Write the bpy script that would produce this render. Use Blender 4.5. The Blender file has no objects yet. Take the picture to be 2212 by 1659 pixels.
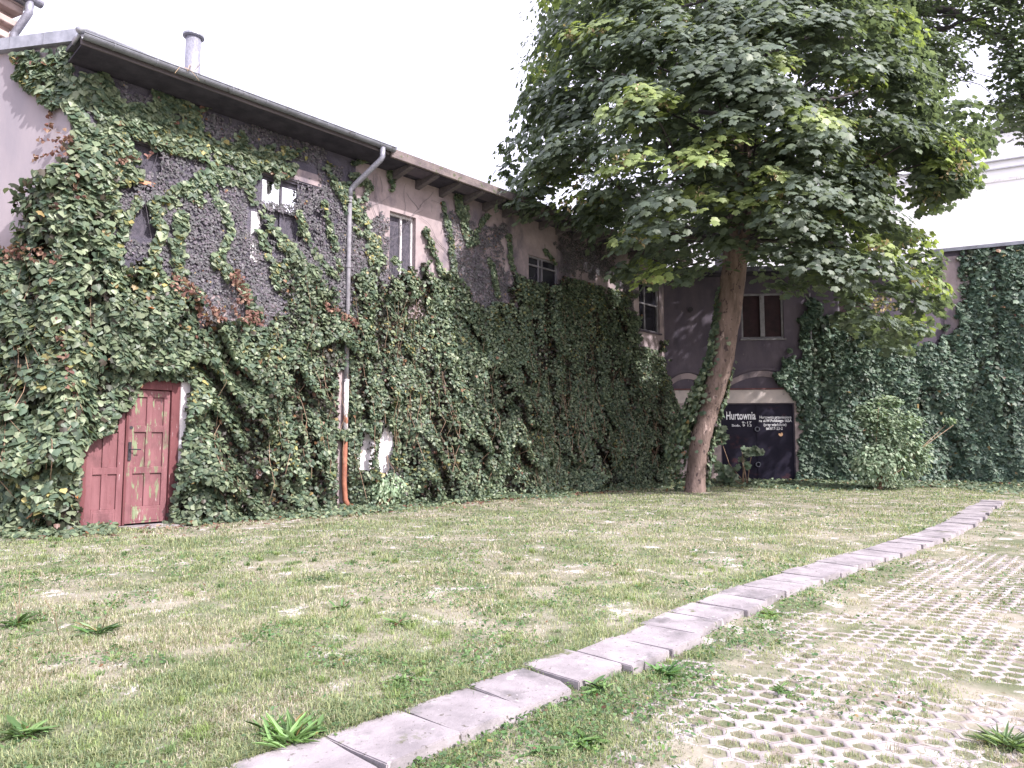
import bpy, bmesh, math, random
import numpy as np
from math import sin, cos, tan, atan, atan2, radians, pi, sqrt
from mathutils import Vector, Matrix
random.seed(7); RNG = np.random.default_rng(11)
scene = bpy.context.scene
COL = scene.collection
# ------------------------------------------------------------ camera
FPX = 700.0; PITCH = atan(58/700); EYE = 1.5
cam = bpy.data.cameras.new('camera'); camo = bpy.data.objects.new('camera', cam); COL.objects.link(camo)
cam.sensor_width = 36; cam.lens = FPX/1024*36; cam.clip_start = .05; cam.clip_end = 900
camo.location = (0, 0, EYE); camo.rotation_euler = (pi/2+PITCH, 0, 0)
scene.camera = camo
# ------------------------------------------------------------ light
SUN_AZ = radians(-37); SUN_EL = radians(42)          # azimuth measured from +X towards +Y
sd = Vector((cos(SUN_EL)*cos(SUN_AZ), cos(SUN_EL)*sin(SUN_AZ), sin(SUN_EL)))
W = bpy.data.worlds.new('World'); scene.world = W; W.use_nodes = True
nt = W.node_tree; nt.nodes.clear()
wo = nt.nodes.new('ShaderNodeOutputWorld'); bg = nt.nodes.new('ShaderNodeBackground')
sky = nt.nodes.new('ShaderNodeTexSky'); sky.sky_type = 'NISHITA'; sky.sun_disc = False
sky.sun_elevation = SUN_EL; sky.sun_rotation = pi/2-SUN_AZ
sky.air_density = 1.0; sky.dust_density = 6.0; sky.ozone_density = 1.5
mx = nt.nodes.new('ShaderNodeMixRGB'); mx.blend_type = 'MIX'; mx.inputs[0].default_value = .68
mx.inputs[2].default_value = (8.3, 7.9, 9.7, 1)      # thin bright cloud veil
nt.links.new(sky.outputs[0], mx.inputs[1]); nt.links.new(mx.outputs[0], bg.inputs[0])
bg.inputs[1].default_value = .14
nt.links.new(bg.outputs[0], wo.inputs[0])
sl = bpy.data.lights.new('sun', 'SUN'); sl.energy = 3.5; sl.angle = radians(1.0); sl.color = (1, .945, .93)
so = bpy.data.objects.new('sun', sl); COL.objects.link(so)
so.rotation_euler = sd.to_track_quat('Z', 'Y').to_euler()
vs = scene.view_settings; vs.view_transform = 'Standard'; vs.look = 'None'; vs.gamma = 1; vs.exposure = 1.06
# ------------------------------------------------------------ pixel helpers (2212 px wide copy of the photograph)
S_ = 1024/2212
def ray(px, py):
    xn = (px*S_-512)/FPX; yn = (384-py*S_)/FPX
    return np.array([xn, cos(PITCH)-yn*sin(PITCH), sin(PITCH)+yn*cos(PITCH)])
def gpt(px, py, z=0):
    d = ray(px, py); t = (z-EYE)/d[2]; return np.array([d[0]*t, d[1]*t, z])
def at(px, py, Y):
    d = ray(px, py); return d*(Y/d[1])+np.array([0, 0, EYE])
def project(P):
    x = P[:, 0]; y = P[:, 1]; z = P[:, 2]-EYE
    f = y*cos(PITCH)+z*sin(PITCH); u = -y*sin(PITCH)+z*cos(PITCH)
    f = np.maximum(f, .05)
    return np.stack([(512+FPX*x/f)/S_, (384-FPX*u/f)/S_], 1)
def inpoly(p, poly):
    x, y = p[:, 0], p[:, 1]; r = np.zeros(len(p), bool); n = len(poly)
    for i in range(n):
        x1, y1 = poly[i]; x2, y2 = poly[(i+1) % n]
        if y1 == y2: continue
        c = ((y1 > y) != (y2 > y)) & (x < (x2-x1)*(y-y1)/(y2-y1)+x1)
        r ^= c
    return r
def segdist(p, pts):
    best = np.full(len(p), 1e9); par = np.zeros(len(p)); side = np.zeros(len(p)); acc = 0
    for i in range(len(pts)-1):
        a = np.array(pts[i][:2], float); b = np.array(pts[i+1][:2], float); ab = b-a; L = np.hypot(*ab)
        t = np.clip(((p-a)@ab)/(L*L), 0, 1); q = a+t[:, None]*ab; d = np.hypot(*(p-q).T)
        m = d < best
        cr = ab[0]*(p[:, 1]-a[1])-ab[1]*(p[:, 0]-a[0])
        side = np.where(m, np.sign(cr), side); par = np.where(m, acc+t*L, par); best = np.where(m, d, best); acc += L
    return best, side, par
class Plane:
    """vertical wall plane: origin O, direction U along it (to the right), outward normal towards the camera"""
    def __init__(s, O, ang):
        s.O = np.array([O[0], O[1], 0.]); s.rot = ang
        s.U = np.array([cos(ang), sin(ang), 0]); s.N = np.array([sin(ang), -cos(ang), 0])
    def hit(s, px, py, off=0):
        d = ray(px, py); C = np.array([0, 0, EYE]); t = ((s.O-C)@s.N+off)/(d@s.N); P = C+d*t
        return float((P-s.O)@s.U), float(P[2])
    def pt(s, u, v, off=0):
        u = np.asarray(u, float); return s.O+np.multiply.outer(u, s.U)+np.multiply.outer(np.asarray(off, float)+0*u, s.N)+np.multiply.outer(np.asarray(v, float)+0*u, np.array([0, 0, 1.]))
    def place(s, o): o.location = tuple(s.O); o.rotation_euler = (0, 0, s.rot)
F = Plane(gpt(270, 1138), radians(46.14))                 # ivy covered long facade
UC = 18.02
B = Plane(F.pt(UC, 0), radians(-5.4))                     # rear wing
UK = 9.79
R = Plane(B.pt(UK, 0), radians(-25))                      # right wall
UL = -1.17
L = Plane(F.pt(UL, 0), radians(-11))                      # pale wall at the left edge (u negative)
# ------------------------------------------------------------ noise
def vnoise(x, y, seed=0):
    xi = np.floor(x).astype(np.int64); yi = np.floor(y).astype(np.int64); fx = x-xi; fy = y-yi
    fx = fx*fx*(3-2*fx); fy = fy*fy*(3-2*fy)
    def h(a, b):
        n = (a*374761393+b*668265263+seed*1442695041) & 0xffffffff
        n = ((n ^ (n >> 13))*1274126177) & 0xffffffff
        return ((n ^ (n >> 16)) & 0xffff)/65535.
    return (h(xi, yi)*(1-fx)+h(xi+1, yi)*fx)*(1-fy)+(h(xi, yi+1)*(1-fx)+h(xi+1, yi+1)*fx)*fy
def fbm(x, y, seed=0, o=3):
    r = 0; a = .5; t = 0
    for i in range(o): r = r+a*vnoise(x, y, seed+i); t += a; a *= .5; x = x*2.03; y = y*2.03
    return r/t
def sstep(a, b, x): t = np.clip((x-a)/(b-a), 0, 1); return t*t*(3-2*t)
# ------------------------------------------------------------ objects
def tag(o, label=None, cat=None, group=None, kind=None):
    if label: o['label'] = label
    if cat: o['category'] = cat
    if group: o['group'] = group
    if kind: o['kind'] = kind
    return o
def empty(name, loc, rz=0):
    o = bpy.data.objects.new(name, None); COL.objects.link(o); o.location = tuple(loc); o.rotation_euler = (0, 0, rz)
    o.empty_display_size = .3; return o
class MB:
    def __init__(s): s.v = []; s.f = []
    def add(s, vs, fs):
        k = len(s.v); s.v += [tuple(map(float, v)) for v in vs]; s.f += [tuple(i+k for i in f) for f in fs]; return s
    def box(s, x0, x1, y0, y1, z0, z1):
        if x0 > x1: x0, x1 = x1, x0
        if y0 > y1: y0, y1 = y1, y0
        if z0 > z1: z0, z1 = z1, z0
        return s.add([(x0,y0,z0),(x1,y0,z0),(x1,y1,z0),(x0,y1,z0),(x0,y0,z1),(x1,y0,z1),(x1,y1,z1),(x0,y1,z1)],
                     [(0,3,2,1),(4,5,6,7),(0,1,5,4),(1,2,6,5),(2,3,7,6),(3,0,4,7)])
    def tube(s, pts, r, n=10, cap=True, wob=0):
        pts = [Vector(p) for p in pts]; m = len(pts); rr = r if isinstance(r, (list, tuple)) else [r]*m
        rings = []; ref = None
        for i, p in enumerate(pts):
            t = (pts[min(i+1, m-1)]-pts[max(i-1, 0)]).normalized()
            if ref is None: ref = t.orthogonal().normalized()
            ref = (ref-t*ref.dot(t)).normalized(); b = t.cross(ref)
            rings.append([tuple(p+(ref*cos(2*pi*k/n)+b*sin(2*pi*k/n))*rr[i]*(1+wob*(random.random()-.5))) for k in range(n)])
        vs = [q for rg in rings for q in rg]
        fs = [(i*n+k, i*n+(k+1) % n, (i+1)*n+(k+1) % n, (i+1)*n+k) for i in range(m-1) for k in range(n)]
        if cap: fs += [tuple(range(n))[::-1], tuple((m-1)*n+k for k in range(n))]
        return s.add(vs, fs)
    def prism(s, poly, y0, y1):           # polygon in x,z extruded along y
        n = len(poly)
        vs = [(a, y0, b) for a, b in poly]+[(a, y1, b) for a, b in poly]
        return s.add(vs, [tuple(range(n)), tuple(range(2*n-1, n-1, -1))]+[(i, i+n, (i+1) % n+n, (i+1) % n) for i in range(n)])
    def extr(s, prof, x0, x1):            # profile in y,z extruded along x
        n = len(prof); vs = [(x0, a, b) for a, b in prof]+[(x1, a, b) for a, b in prof]
        return s.add(vs, [tuple(range(n)), tuple(range(2*n-1, n-1, -1))]+[(i, (i+1) % n, (i+1) % n+n, i+n) for i in range(n)])
    def build(s, name, mat, parent=None, bevel=0, smooth=False):
        me = bpy.data.meshes.new(name); me.from_pydata(s.v, [], s.f)
        bm = bmesh.new(); bm.from_mesh(me); bmesh.ops.recalc_face_normals(bm, faces=bm.faces)
        if bevel:
            es = [e for e in bm.edges if len(e.link_faces) == 2 and e.calc_face_angle() > .6]
            bmesh.ops.bevel(bm, geom=es, offset=bevel, segments=1, affect='EDGES')
        bm.to_mesh(me); bm.free()
        if smooth: me.polygons.foreach_set('use_smooth', [True]*len(me.polygons))
        me.materials.append(mat); o = bpy.data.objects.new(name, me); COL.objects.link(o)
        if parent: o.parent = parent
        return o
def rawmesh(name, V, Fc, sizes, mat, colors=None, parent=None, smooth=False):
    """V (n,3); Fc flat loop indices; sizes per-polygon vertex counts; colors per vertex"""
    me = bpy.data.meshes.new(name); me.vertices.add(len(V)); me.vertices.foreach_set('co', np.ascontiguousarray(V, np.float32).ravel())
    me.loops.add(len(Fc)); me.loops.foreach_set('vertex_index', np.ascontiguousarray(Fc, np.int32))
    me.polygons.add(len(sizes)); st = np.concatenate([[0], np.cumsum(sizes)[:-1]]).astype(np.int32)
    me.polygons.foreach_set('loop_start', st); me.polygons.foreach_set('loop_total', np.asarray(sizes, np.int32))
    if smooth: me.polygons.foreach_set('use_smooth', np.ones(len(sizes), bool))
    if colors is not None:
        ca = me.color_attributes.new('Col', 'FLOAT_COLOR', 'POINT')
        c4 = np.concatenate([colors, np.ones((len(colors), 1))], 1).astype(np.float32); ca.data.foreach_set('color', c4.ravel())
    me.update(calc_edges=True); me.validate(clean_customdata=False)
    me.materials.append(mat); o = bpy.data.objects.new(name, me); COL.objects.link(o)
    if parent:
        o.parent = parent; bpy.context.view_layer.update(); o.matrix_parent_inverse = parent.matrix_world.inverted()
    return o
def nrmz(a): return a/np.maximum(np.linalg.norm(a, axis=1, keepdims=True), 1e-9)
# leaf templates: vertices (x across, y along, z normal), polygons
def tmpl(half, fold=.28, curl=.25):
    n = len(half); vs = [(0, 0, 0)]+[(0, 1, 0)] ; R_ = []; L_ = []
    v = [(x, y, -abs(x)*fold-curl*y*y) for x, y in half]; w = [(-x, y, z) for x, y, z in v]
    base = (0, half[0][1]*.0+.06, 0); tip = (0, 1, -curl)
    V = [base]+v+[tip]+w
    k = len(v); return np.array(V), [list(range(0, k+2)), [0, k+1]+[k+1+j for j in range(k, 0, -1)]]
IVY = tmpl([(.22, -.08), (.5, .06), (.54, .3), (.36, .58), (.2, .76)])
IVY5 = tmpl([(.25, -.06), (.55, .1), (.44, .34), (.5, .58), (.24, .66), (.13, .82)])
MAPLE = tmpl([(.16, -.04), (.46, .02), (.42, .2), (.70, .42), (.56, .52), (.58, .68), (.36, .62), (.24, .72), (.22, .84), (.08, .88)], .22, .35)
OVAL = tmpl([(.2, .15), (.29, .42), (.2, .75)], .3, .25)
LANCE = tmpl([(.04, .15), (.07, .45), (.04, .8)], .5, .6)
def leafobj(name, pos, nrm, tip, size, T, cols, mat, parent=None):
    V0, P0 = T; n = len(pos)
    nrm = nrmz(nrm); tip = tip-nrm*np.sum(tip*nrm, 1, keepdims=True); tip = nrmz(tip); sx = np.cross(tip, nrm)
    sz = size[:, None, None]
    V = pos[:, None, :]+sz*(V0[None, :, 0:1]*sx[:, None, :]+V0[None, :, 1:2]*tip[:, None, :]+V0[None, :, 2:3]*nrm[:, None, :])
    V = V+(V0[None, :, 0:1]**2)*0
    k = len(V0); flat = np.array([i for f in P0 for i in f]); sizes = np.array([len(f) for f in P0])
    idx = (np.arange(n)[:, None]*k+flat[None]).ravel()
    return rawmesh(name, V.reshape(-1, 3), idx, np.tile(sizes, n), mat, np.repeat(cols, k, 0), parent)
def rnd(n, s=1.): return RNG.normal(size=(n, 3))*s
# ------------------------------------------------------------ materials
def mat_new(name):
    m = bpy.data.materials.new(name); m.use_nodes = True; n = m.node_tree; n.nodes.clear()
    o = n.nodes.new('ShaderNodeOutputMaterial'); p = n.nodes.new('ShaderNodeBsdfPrincipled'); n.links.new(p.outputs[0], o.inputs[0]); return m, n, p, o
def leafmat(name, rough=.5, trans=.3, spec=.4, var=.25):
    m, n, p, o = mat_new(name)
    a = n.nodes.new('ShaderNodeAttribute'); a.attribute_name = 'Col'
    tc = n.nodes.new('ShaderNodeTexCoord'); ns = n.nodes.new('ShaderNodeTexNoise'); ns.inputs['Scale'].default_value = 30; ns.inputs['Detail'].default_value = 1
    n.links.new(tc.outputs['Object'], ns.inputs['Vector'])
    mr = n.nodes.new('ShaderNodeMapRange'); mr.inputs[3].default_value = 1-var; mr.inputs[4].default_value = 1+var; n.links.new(ns.outputs[0], mr.inputs[0])
    mu = n.nodes.new('ShaderNodeVectorMath'); mu.operation = 'SCALE'; n.links.new(a.outputs['Color'], mu.inputs[0]); n.links.new(mr.outputs[0], mu.inputs['Scale'])
    n.links.new(mu.outputs[0], p.inputs['Base Color']); p.inputs['Roughness'].default_value = rough; p.inputs['Specular IOR Level'].default_value = spec
    t = n.nodes.new('ShaderNodeBsdfTranslucent'); tm = n.nodes.new('ShaderNodeVectorMath'); tm.operation = 'MULTIPLY'; tm.inputs[1].default_value = (1.3, 1.35, .75)
    n.links.new(mu.outputs[0], tm.inputs[0]); n.links.new(tm.outputs[0], t.inputs[0])
    mxs = n.nodes.new('ShaderNodeMixShader'); mxs.inputs[0].default_value = trans
    n.links.new(p.outputs[0], mxs.inputs[1]); n.links.new(t.outputs[0], mxs.inputs[2]); n.links.new(mxs.outputs[0], o.inputs[0])
    return m
def surf(name, c1, c2, scale=3, rough=.85, bump=.3, bscale=None, metal=0, stretch=(1, 1, 1), extra=(), lo=.35, hi=.65, bdist=.02, spec=.3, rand=False):
    """two-tone noise material; extra = [(colour, scale, threshold, width, stretch)] patches (stain, moss, bare paint)"""
    m, n, p, o = mat_new(name)
    tc = n.nodes.new('ShaderNodeTexCoord')
    def noise(sc, st, det=6, seed=0):
        mp = n.nodes.new('ShaderNodeMapping'); mp.inputs['Scale'].default_value = st; mp.inputs['Location'].default_value = (seed*3.1, seed*1.7, seed*.9)
        if rand:
            oi = n.nodes.new('ShaderNodeObjectInfo'); ad = n.nodes.new('ShaderNodeVectorMath'); ad.operation = 'MULTIPLY_ADD'; ad.inputs[1].default_value = (3.3, 3.7, 3.1)
            n.links.new(oi.outputs['Location'], ad.inputs[0]); n.links.new(tc.outputs['Object'], ad.inputs[2]); n.links.new(ad.outputs[0], mp.inputs[0])
        else: n.links.new(tc.outputs['Object'], mp.inputs[0])
        t = n.nodes.new('ShaderNodeTexNoise'); t.inputs['Scale'].default_value = sc; t.inputs['Detail'].default_value = det; t.inputs['Roughness'].default_value = .62
        n.links.new(mp.outputs[0], t.inputs['Vector']); return t.outputs[0]
    rr = n.nodes.new('ShaderNodeMapRange'); rr.inputs[1].default_value = lo; rr.inputs[2].default_value = hi; n.links.new(noise(scale, stretch), rr.inputs[0])
    mxx = n.nodes.new('ShaderNodeMixRGB'); mxx.inputs[1].default_value = (*c1, 1); mxx.inputs[2].default_value = (*c2, 1); n.links.new(rr.outputs[0], mxx.inputs[0]); out = mxx.outputs[0]
    for i, (c, sc, th, wd, st) in enumerate(extra):
        r2 = n.nodes.new('ShaderNodeMapRange'); r2.inputs[1].default_value = th; r2.inputs[2].default_value = th+wd; n.links.new(noise(sc, st, 7, i+2), r2.inputs[0])
        m2 = n.nodes.new('ShaderNodeMixRGB'); n.links.new(r2.outputs[0], m2.inputs[0]); n.links.new(out, m2.inputs[1]); m2.inputs[2].default_value = (*c, 1); out = m2.outputs[0]
    n.links.new(out, p.inputs['Base Color']); p.inputs['Roughness'].default_value = rough; p.inputs['Metallic'].default_value = metal; p.inputs['Specular IOR Level'].default_value = spec
    if bump:
        b = n.nodes.new('ShaderNodeBump'); b.inputs['Strength'].default_value = bump; b.inputs['Distance'].default_value = bdist
        n.links.new(noise(bscale or scale*6, stretch, 8, 9), b.inputs['Height']); n.links.new(b.outputs[0], p.inputs['Normal'])
    return m
M = {}
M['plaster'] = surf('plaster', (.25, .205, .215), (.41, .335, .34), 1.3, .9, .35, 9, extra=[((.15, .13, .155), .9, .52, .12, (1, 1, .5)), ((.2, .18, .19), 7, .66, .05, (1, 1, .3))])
M['pale_plaster'] = surf('pale_plaster', (.28, .255, .29), (.38, .33, .355), .8, .9, .25, 6, stretch=(1, 1, .35), extra=[((.46, .36, .36), 1.2, .6, .12, (1, 1, .6)), ((.22, .20, .23), 5, .66, .08, (1, 1, .15))])
M['roughcast'] = surf('roughcast', (.075, .07, .095), (.135, .125, .155), 2.2, .95, 1.0, 60, bdist=.03, extra=[((.26, .23, .25), 3, .64, .1, (1, 1, .6))])
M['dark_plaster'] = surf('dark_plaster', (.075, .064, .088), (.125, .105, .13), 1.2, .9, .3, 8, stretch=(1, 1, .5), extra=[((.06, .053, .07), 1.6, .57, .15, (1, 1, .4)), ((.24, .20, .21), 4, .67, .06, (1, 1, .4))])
M['lintel'] = surf('lintel', (.46, .41, .39), (.62, .54, .50), 2, .9, .3, 12, extra=[((.24, .21, .22), 3.2, .6, .1, (1, 1, .5))])
M['netting'] = surf('netting', (.06, .058, .075), (.11, .10, .125), 14, .95, .8, 90)
M['dark'] = surf('dark_inside', (.018, .017, .024), (.03, .026, .034), 3, .9, 0)
M['old_white'] = surf('old_white_paint', (.55, .53, .55), (.72, .70, .70), 6, .7, .3, 40, extra=[((.25, .22, .2), 14, .62, .05, (1, 1, .2))])
M['grey_paint'] = surf('grey_paint', (.17, .165, .185), (.27, .26, .285), 6, .7, .3, 40, extra=[((.14, .12, .12), 16, .62, .05, (1, 1, .2))])
M['zinc'] = surf('zinc', (.26, .27, .31), (.38, .39, .44), 5, .5, .15, 30, metal=.35, spec=.5)
M['pipe_zinc'] = surf('pipe_zinc', (.20, .20, .245), (.33, .33, .39), 25, .5, .1, 40, metal=.3, spec=.5)
M['gutter'] = surf('gutter_metal', (.15, .155, .18), (.25, .26, .30), 4, .5, .15, 30, metal=.4, spec=.5, extra=[((.09, .08, .08), 9, .62, .06, (1, 1, 1))])
M['fascia'] = surf('fascia_concrete', (.12, .10, .105), (.20, .165, .16), 5, .95, .8, 30, extra=[((.09, .10, .06), 9, .58, .06, (1, 1, 1)), ((.25, .20, .18), 3, .64, .08, (1, 1, 1))])
M['roof'] = surf('roof_felt', (.06, .06, .075), (.11, .11, .13), 4, .9, .3)
M['soffit'] = surf('soffit', (.03, .028, .042), (.06, .054, .075), 3, .9, .3)
M['wood_dark'] = surf('rafter_wood', (.09, .08, .09), (.15, .13, .14), 4, .85, .3, stretch=(.3, 4, 4))
M['pipe_peel'] = surf('peeling_pipe', (.36, .14, .09), (.46, .20, .13), 4, .75, .3, 40, extra=[((.74, .71, .73), 3.5, .42, .04, (1, 1, .5))])
M['pipe_rust'] = surf('rusty_pipe', (.22, .085, .055), (.33, .14, .09), 6, .8, .4, 40, extra=[((.14, .09, .08), 5, .55, .08, (1, 1, .4))])
M['door'] = surf('red_paint', (.165, .068, .076), (.24, .108, .118), 2.5, .62, .35, 40, stretch=(2, 2, .35), extra=[((.17, .045, .05), 5, .64, .05, (5, 5, .5)), ((.42, .32, .33), 13, .67, .03, (3, 3, .4)), ((.10, .045, .05), 2.2, .55, .15, (1, 1, .7))])
M['door_peel'] = surf('peeled_red_paint', (.165, .068, .076), (.24, .108, .118), 2.5, .62, .4, 40, stretch=(2, 2, .35), extra=[((.20, .24, .14), 6, .572, .03, (2.6, 2.6, .45)), ((.12, .055, .06), 3, .5, .2, (1, 1, .6)), ((.42, .36, .34), 16, .66, .03, (3, 3, .3)), ((.60, .52, .48), 10, .68, .03, (3, 3, .35)), ((.15, .11, .11), 5, .66, .05, (4, 4, .3))])
M['door_frame'] = surf('dark_red_frame', (.11, .038, .042), (.18, .065, .07), 3, .7, .4, 40, stretch=(2, 2, .3), extra=[((.45, .36, .36), 14, .66, .04, (3, 3, .25))])
M['iron'] = surf('black_iron', (.02, .019, .025), (.04, .036, .045), 8, .5, .1)
M['gate'] = surf('steel_gate', (.010, .009, .020), (.018, .015, .028), 2, .6, .08, 20, spec=.15, extra=[((.075, .028, .030), 1.1, .60, .12, (1, 1, 1.2))])
M['letter'] = surf('white_letters', (.80, .80, .82), (.88, .88, .9), 9, .7, 0)
M['sticker'] = surf('orange_sticker', (.75, .42, .22), (.85, .55, .32), 9, .6, 0)
M['slab'] = surf('concrete_slab', (.21, .19, .20), (.37, .335, .35), 2.2, .92, .7, 45, bdist=.008, rand=True, extra=[((.15, .14, .145), 3, .54, .14, (1, 1, 1)), ((.11, .10, .085), 26, .62, .05, (1, 1, 1)), ((.44, .40, .42), 8, .62, .06, (1, 1, 1)), ((.11, .12, .06), 1.7, .62, .04, (1, 1, 1))])
M['paver'] = surf('concrete_paver', (.32, .285, .28), (.45, .405, .40), 3, .95, .4, 60, bdist=.006, extra=[((.24, .205, .18), 3.5, .52, .12, (1, 1, 1)), ((.16, .15, .10), 9, .62, .06, (1, 1, 1))])
M['bark'] = surf('bark', (.13, .095, .08), (.26, .19, .165), 3.2, .95, 1.0, 14, bdist=.05, stretch=(1.6, 1.6, .45), extra=[((.07, .05, .05), 9, .58, .05, (1, 1, .6)), ((.46, .35, .31), 5, .63, .06, (1, 1, .5))])
M['bark_dark'] = surf('limb_bark', (.05, .045, .05), (.10, .085, .085), 4, .95, .6, 20)
M['bark_grey'] = surf('grey_bark', (.12, .11, .13), (.20, .18, .20), 3, .95, .6, 14)
M['stem'] = surf('vine_stem', (.22, .15, .10), (.36, .25, .18), 9, .9, .3)
M['twig'] = surf('dry_twig', (.42, .30, .18), (.58, .42, .28), 9, .9, .2)
M['ivy'] = leafmat('ivy_leaf', .44, .22, .4)
M['ivy_dull'] = leafmat('ivy_leaf_dull', .5, .15, .4)
M['creeper'] = leafmat('creeper_leaf', .65, .12, .25)
M['dry'] = leafmat('withered_leaf', .8, .25, .2)
M['maple'] = leafmat('maple_leaf', .48, .36, .4)
M['limeleaf'] = leafmat('rear_tree_leaf', .5, .3, .35)
M['bush'] = leafmat('bush_leaf', .5, .3, .35)
M['grass'] = leafmat('grass_blade', .6, .3, .25, .15)
M['weed'] = leafmat('weed_leaf', .5, .3, .35)
M['white_wall'] = surf('white_render', (.86, .85, .87), (.9, .89, .91), 1, .9, 0)
M['cornice_grey'] = surf('cornice_grey', (.38, .38, .42), (.46, .46, .5), 2, .8, 0)
M['old_wall'] = surf('old_brown_plaster', (.36, .27, .25), (.50, .40, .38), 2.5, .9, .4, 14, extra=[((.24, .17, .15), 3, .58, .1, (.4, .4, 1))])
M['redboard'] = surf('red_board', (.022, .013, .017), (.042, .021, .026), 3, .8, .2)
def glassmat():
    m, n, p, o = mat_new('old_glass'); p.inputs['Base Color'].default_value = (.82, .84, .88, 1); p.inputs['Metallic'].default_value = 1; p.inputs['Roughness'].default_value = .12; return m
M['mirror_glass'] = glassmat()
def darkglass():
    m, n, p, o = mat_new('dark_glass'); p.inputs['Base Color'].default_value = (.02, .02, .028, 1); p.inputs['Roughness'].default_value = .2; p.inputs['Specular IOR Level'].default_value = .5; return m
M['dark_glass'] = darkglass()
# ============================================================ SETTING
ROW = [(c[0], c[1]) for c in [(-1.62, 2.78), (-1.16, 3.21), (-.70, 3.66), (-.36, 4.05), (.0, 4.42), (.46, 4.90), (1.0, 5.46), (2.15, 6.86), (3.05, 7.84), (4.68, 9.42), (6.3, 10.98), (8.4, 13.3), (10.4, 15.8), (12.3, 18.1)]]
def catmull(P, n=12):
    out = []; Q = [P[0]]+P+[P[-1]]
    for i in range(1, len(Q)-2):
        for k in range(n):
            t = k/n; a, b, c, d = [np.array(q) for q in Q[i-1:i+3]]
            out.append(.5*((2*b)+(-a+c)*t+(2*a-5*b+4*c-d)*t*t+(-a+3*b-3*c+d)*t**3))
    out.append(np.array(P[-1])); return out
RC = catmull(ROW)
ROWX = [np.array([-9., -4.4])]+RC+[np.array([30., 40.])]
def ground_h(x, y):
    p = np.stack([x, y], 1); d, s, par = segdist(p, ROWX)
    right = (s < 0)
    sd_ = np.where(right, d, -d)
    bump = (fbm(x*1.1, y*1.1, 3)-.5)*.05+(fbm(x*5, y*5, 8)-.5)*.018
    cov = paver_cover(x, y, sd_)
    hr = -.0745-.002*(1-cov)+.016*cov+bump*.36
    hl = -.012+bump*.7
    far = sstep(15, 30, y)
    h = np.where(sd_ > .12, hr, np.where(sd_ < -.2, hl, -.02-.1*sstep(-.2, .12, sd_)))
    return h*(1-far)+(-.01)*far, sd_
def paver_cover(x, y, sd_):
    c = 1-sstep(.25, .8, sd_+.6*(fbm(x*.9, y*.9, 21)-.5)*2)
    c = np.maximum(c, sstep(8, 14, y+2*(fbm(x*.5, y*.5, 5)-.5)))
    c = np.maximum(c, sstep(.62, .72, fbm(x*1.3, y*1.3, 33))*.6)
    c = np.maximum(c, sstep(.56, .66, fbm(x*4.3, y*4.3, 36))*.35)
    return c
xs = np.unique(np.concatenate([np.linspace(-250, -30, 12), np.linspace(-30, -6, 30), np.arange(-6, 9, .05), np.linspace(9, 30, 40), np.linspace(30, 250, 12)]))
ys = np.unique(np.concatenate([np.linspace(-250, -10, 12), np.linspace(-10, 1.5, 20), np.arange(1.5, 9, .045), np.arange(9, 27, .16), np.linspace(27, 250, 24)]))
X, Y = np.meshgrid(xs, ys); gx = X.ravel(); gy = Y.ravel(); gz, gsd = ground_h(gx, gy)
nx, ny = len(xs), len(ys); ii = (np.arange(ny-1)[:, None]*nx+np.arange(nx-1)[None]).ravel()
soil = surf('dry_soil', (.20, .185, .135), (.33, .30, .25), 2.2, .95, .7, 40, bdist=.01,
            extra=[((.12, .135, .075), 1.1, .45, .14, (1, 1, 1)), ((.46, .42, .41), 3.1, .58, .05, (1, 1, 1)), ((.15, .13, .08), 26, .60, .07, (1, 1, 1))])
g = rawmesh('ground', np.stack([gx, gy, gz], 1), np.stack([ii, ii+1, ii+nx+1, ii+nx], 1).ravel(), np.full(len(ii), 4), soil, smooth=True)
tag(g, kind='structure')
# concrete grid pavers, right of the slab row
tdir = np.array([.68, .733]); ndir = np.array([.733, -.68])
V = []; Fc = []; sizes = []
PA, PB = .150, .150; base0 = np.array([-.4, 3.9])
outer = [(0, -.088), (.075, -.044), (.075, .044), (0, .088), (-.075, .044), (-.075, -.044)]
hole = [(a*.77, b*.75) for a, b in outer]
k = 0
for j in range(2, 60):
    for i in range(-24, 70):
        c = base0+tdir*(i*PA+(j % 2)*PA/2)+ndir*(j*PB*.88)
        if c[1] < 1.6 or c[1] > 13 or abs(c[0]) > 2+.95*c[1]: continue
        zt = -.070+(random.random()-.5)*.001+.003*sin(i*.5)*cos(j*.4)
        for (a, b), z in [(q, zt) for q in outer]+[(q, zt) for q in hole]+[(q, zt-.05) for q in hole]:
            w = c+tdir*a*.996+ndir*b*.996; V.append((w[0], w[1], z))
        for m_ in range(6):
            n_ = (m_+1) % 6
            Fc += [k+m_, k+n_, k+6+n_, k+6+m_, k+6+m_, k+6+n_, k+12+n_, k+12+m_]; sizes += [4, 4]
        k += 18
pv = rawmesh('paving', np.array(V), Fc, sizes, M['paver']); tag(pv, kind='structure')
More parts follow.
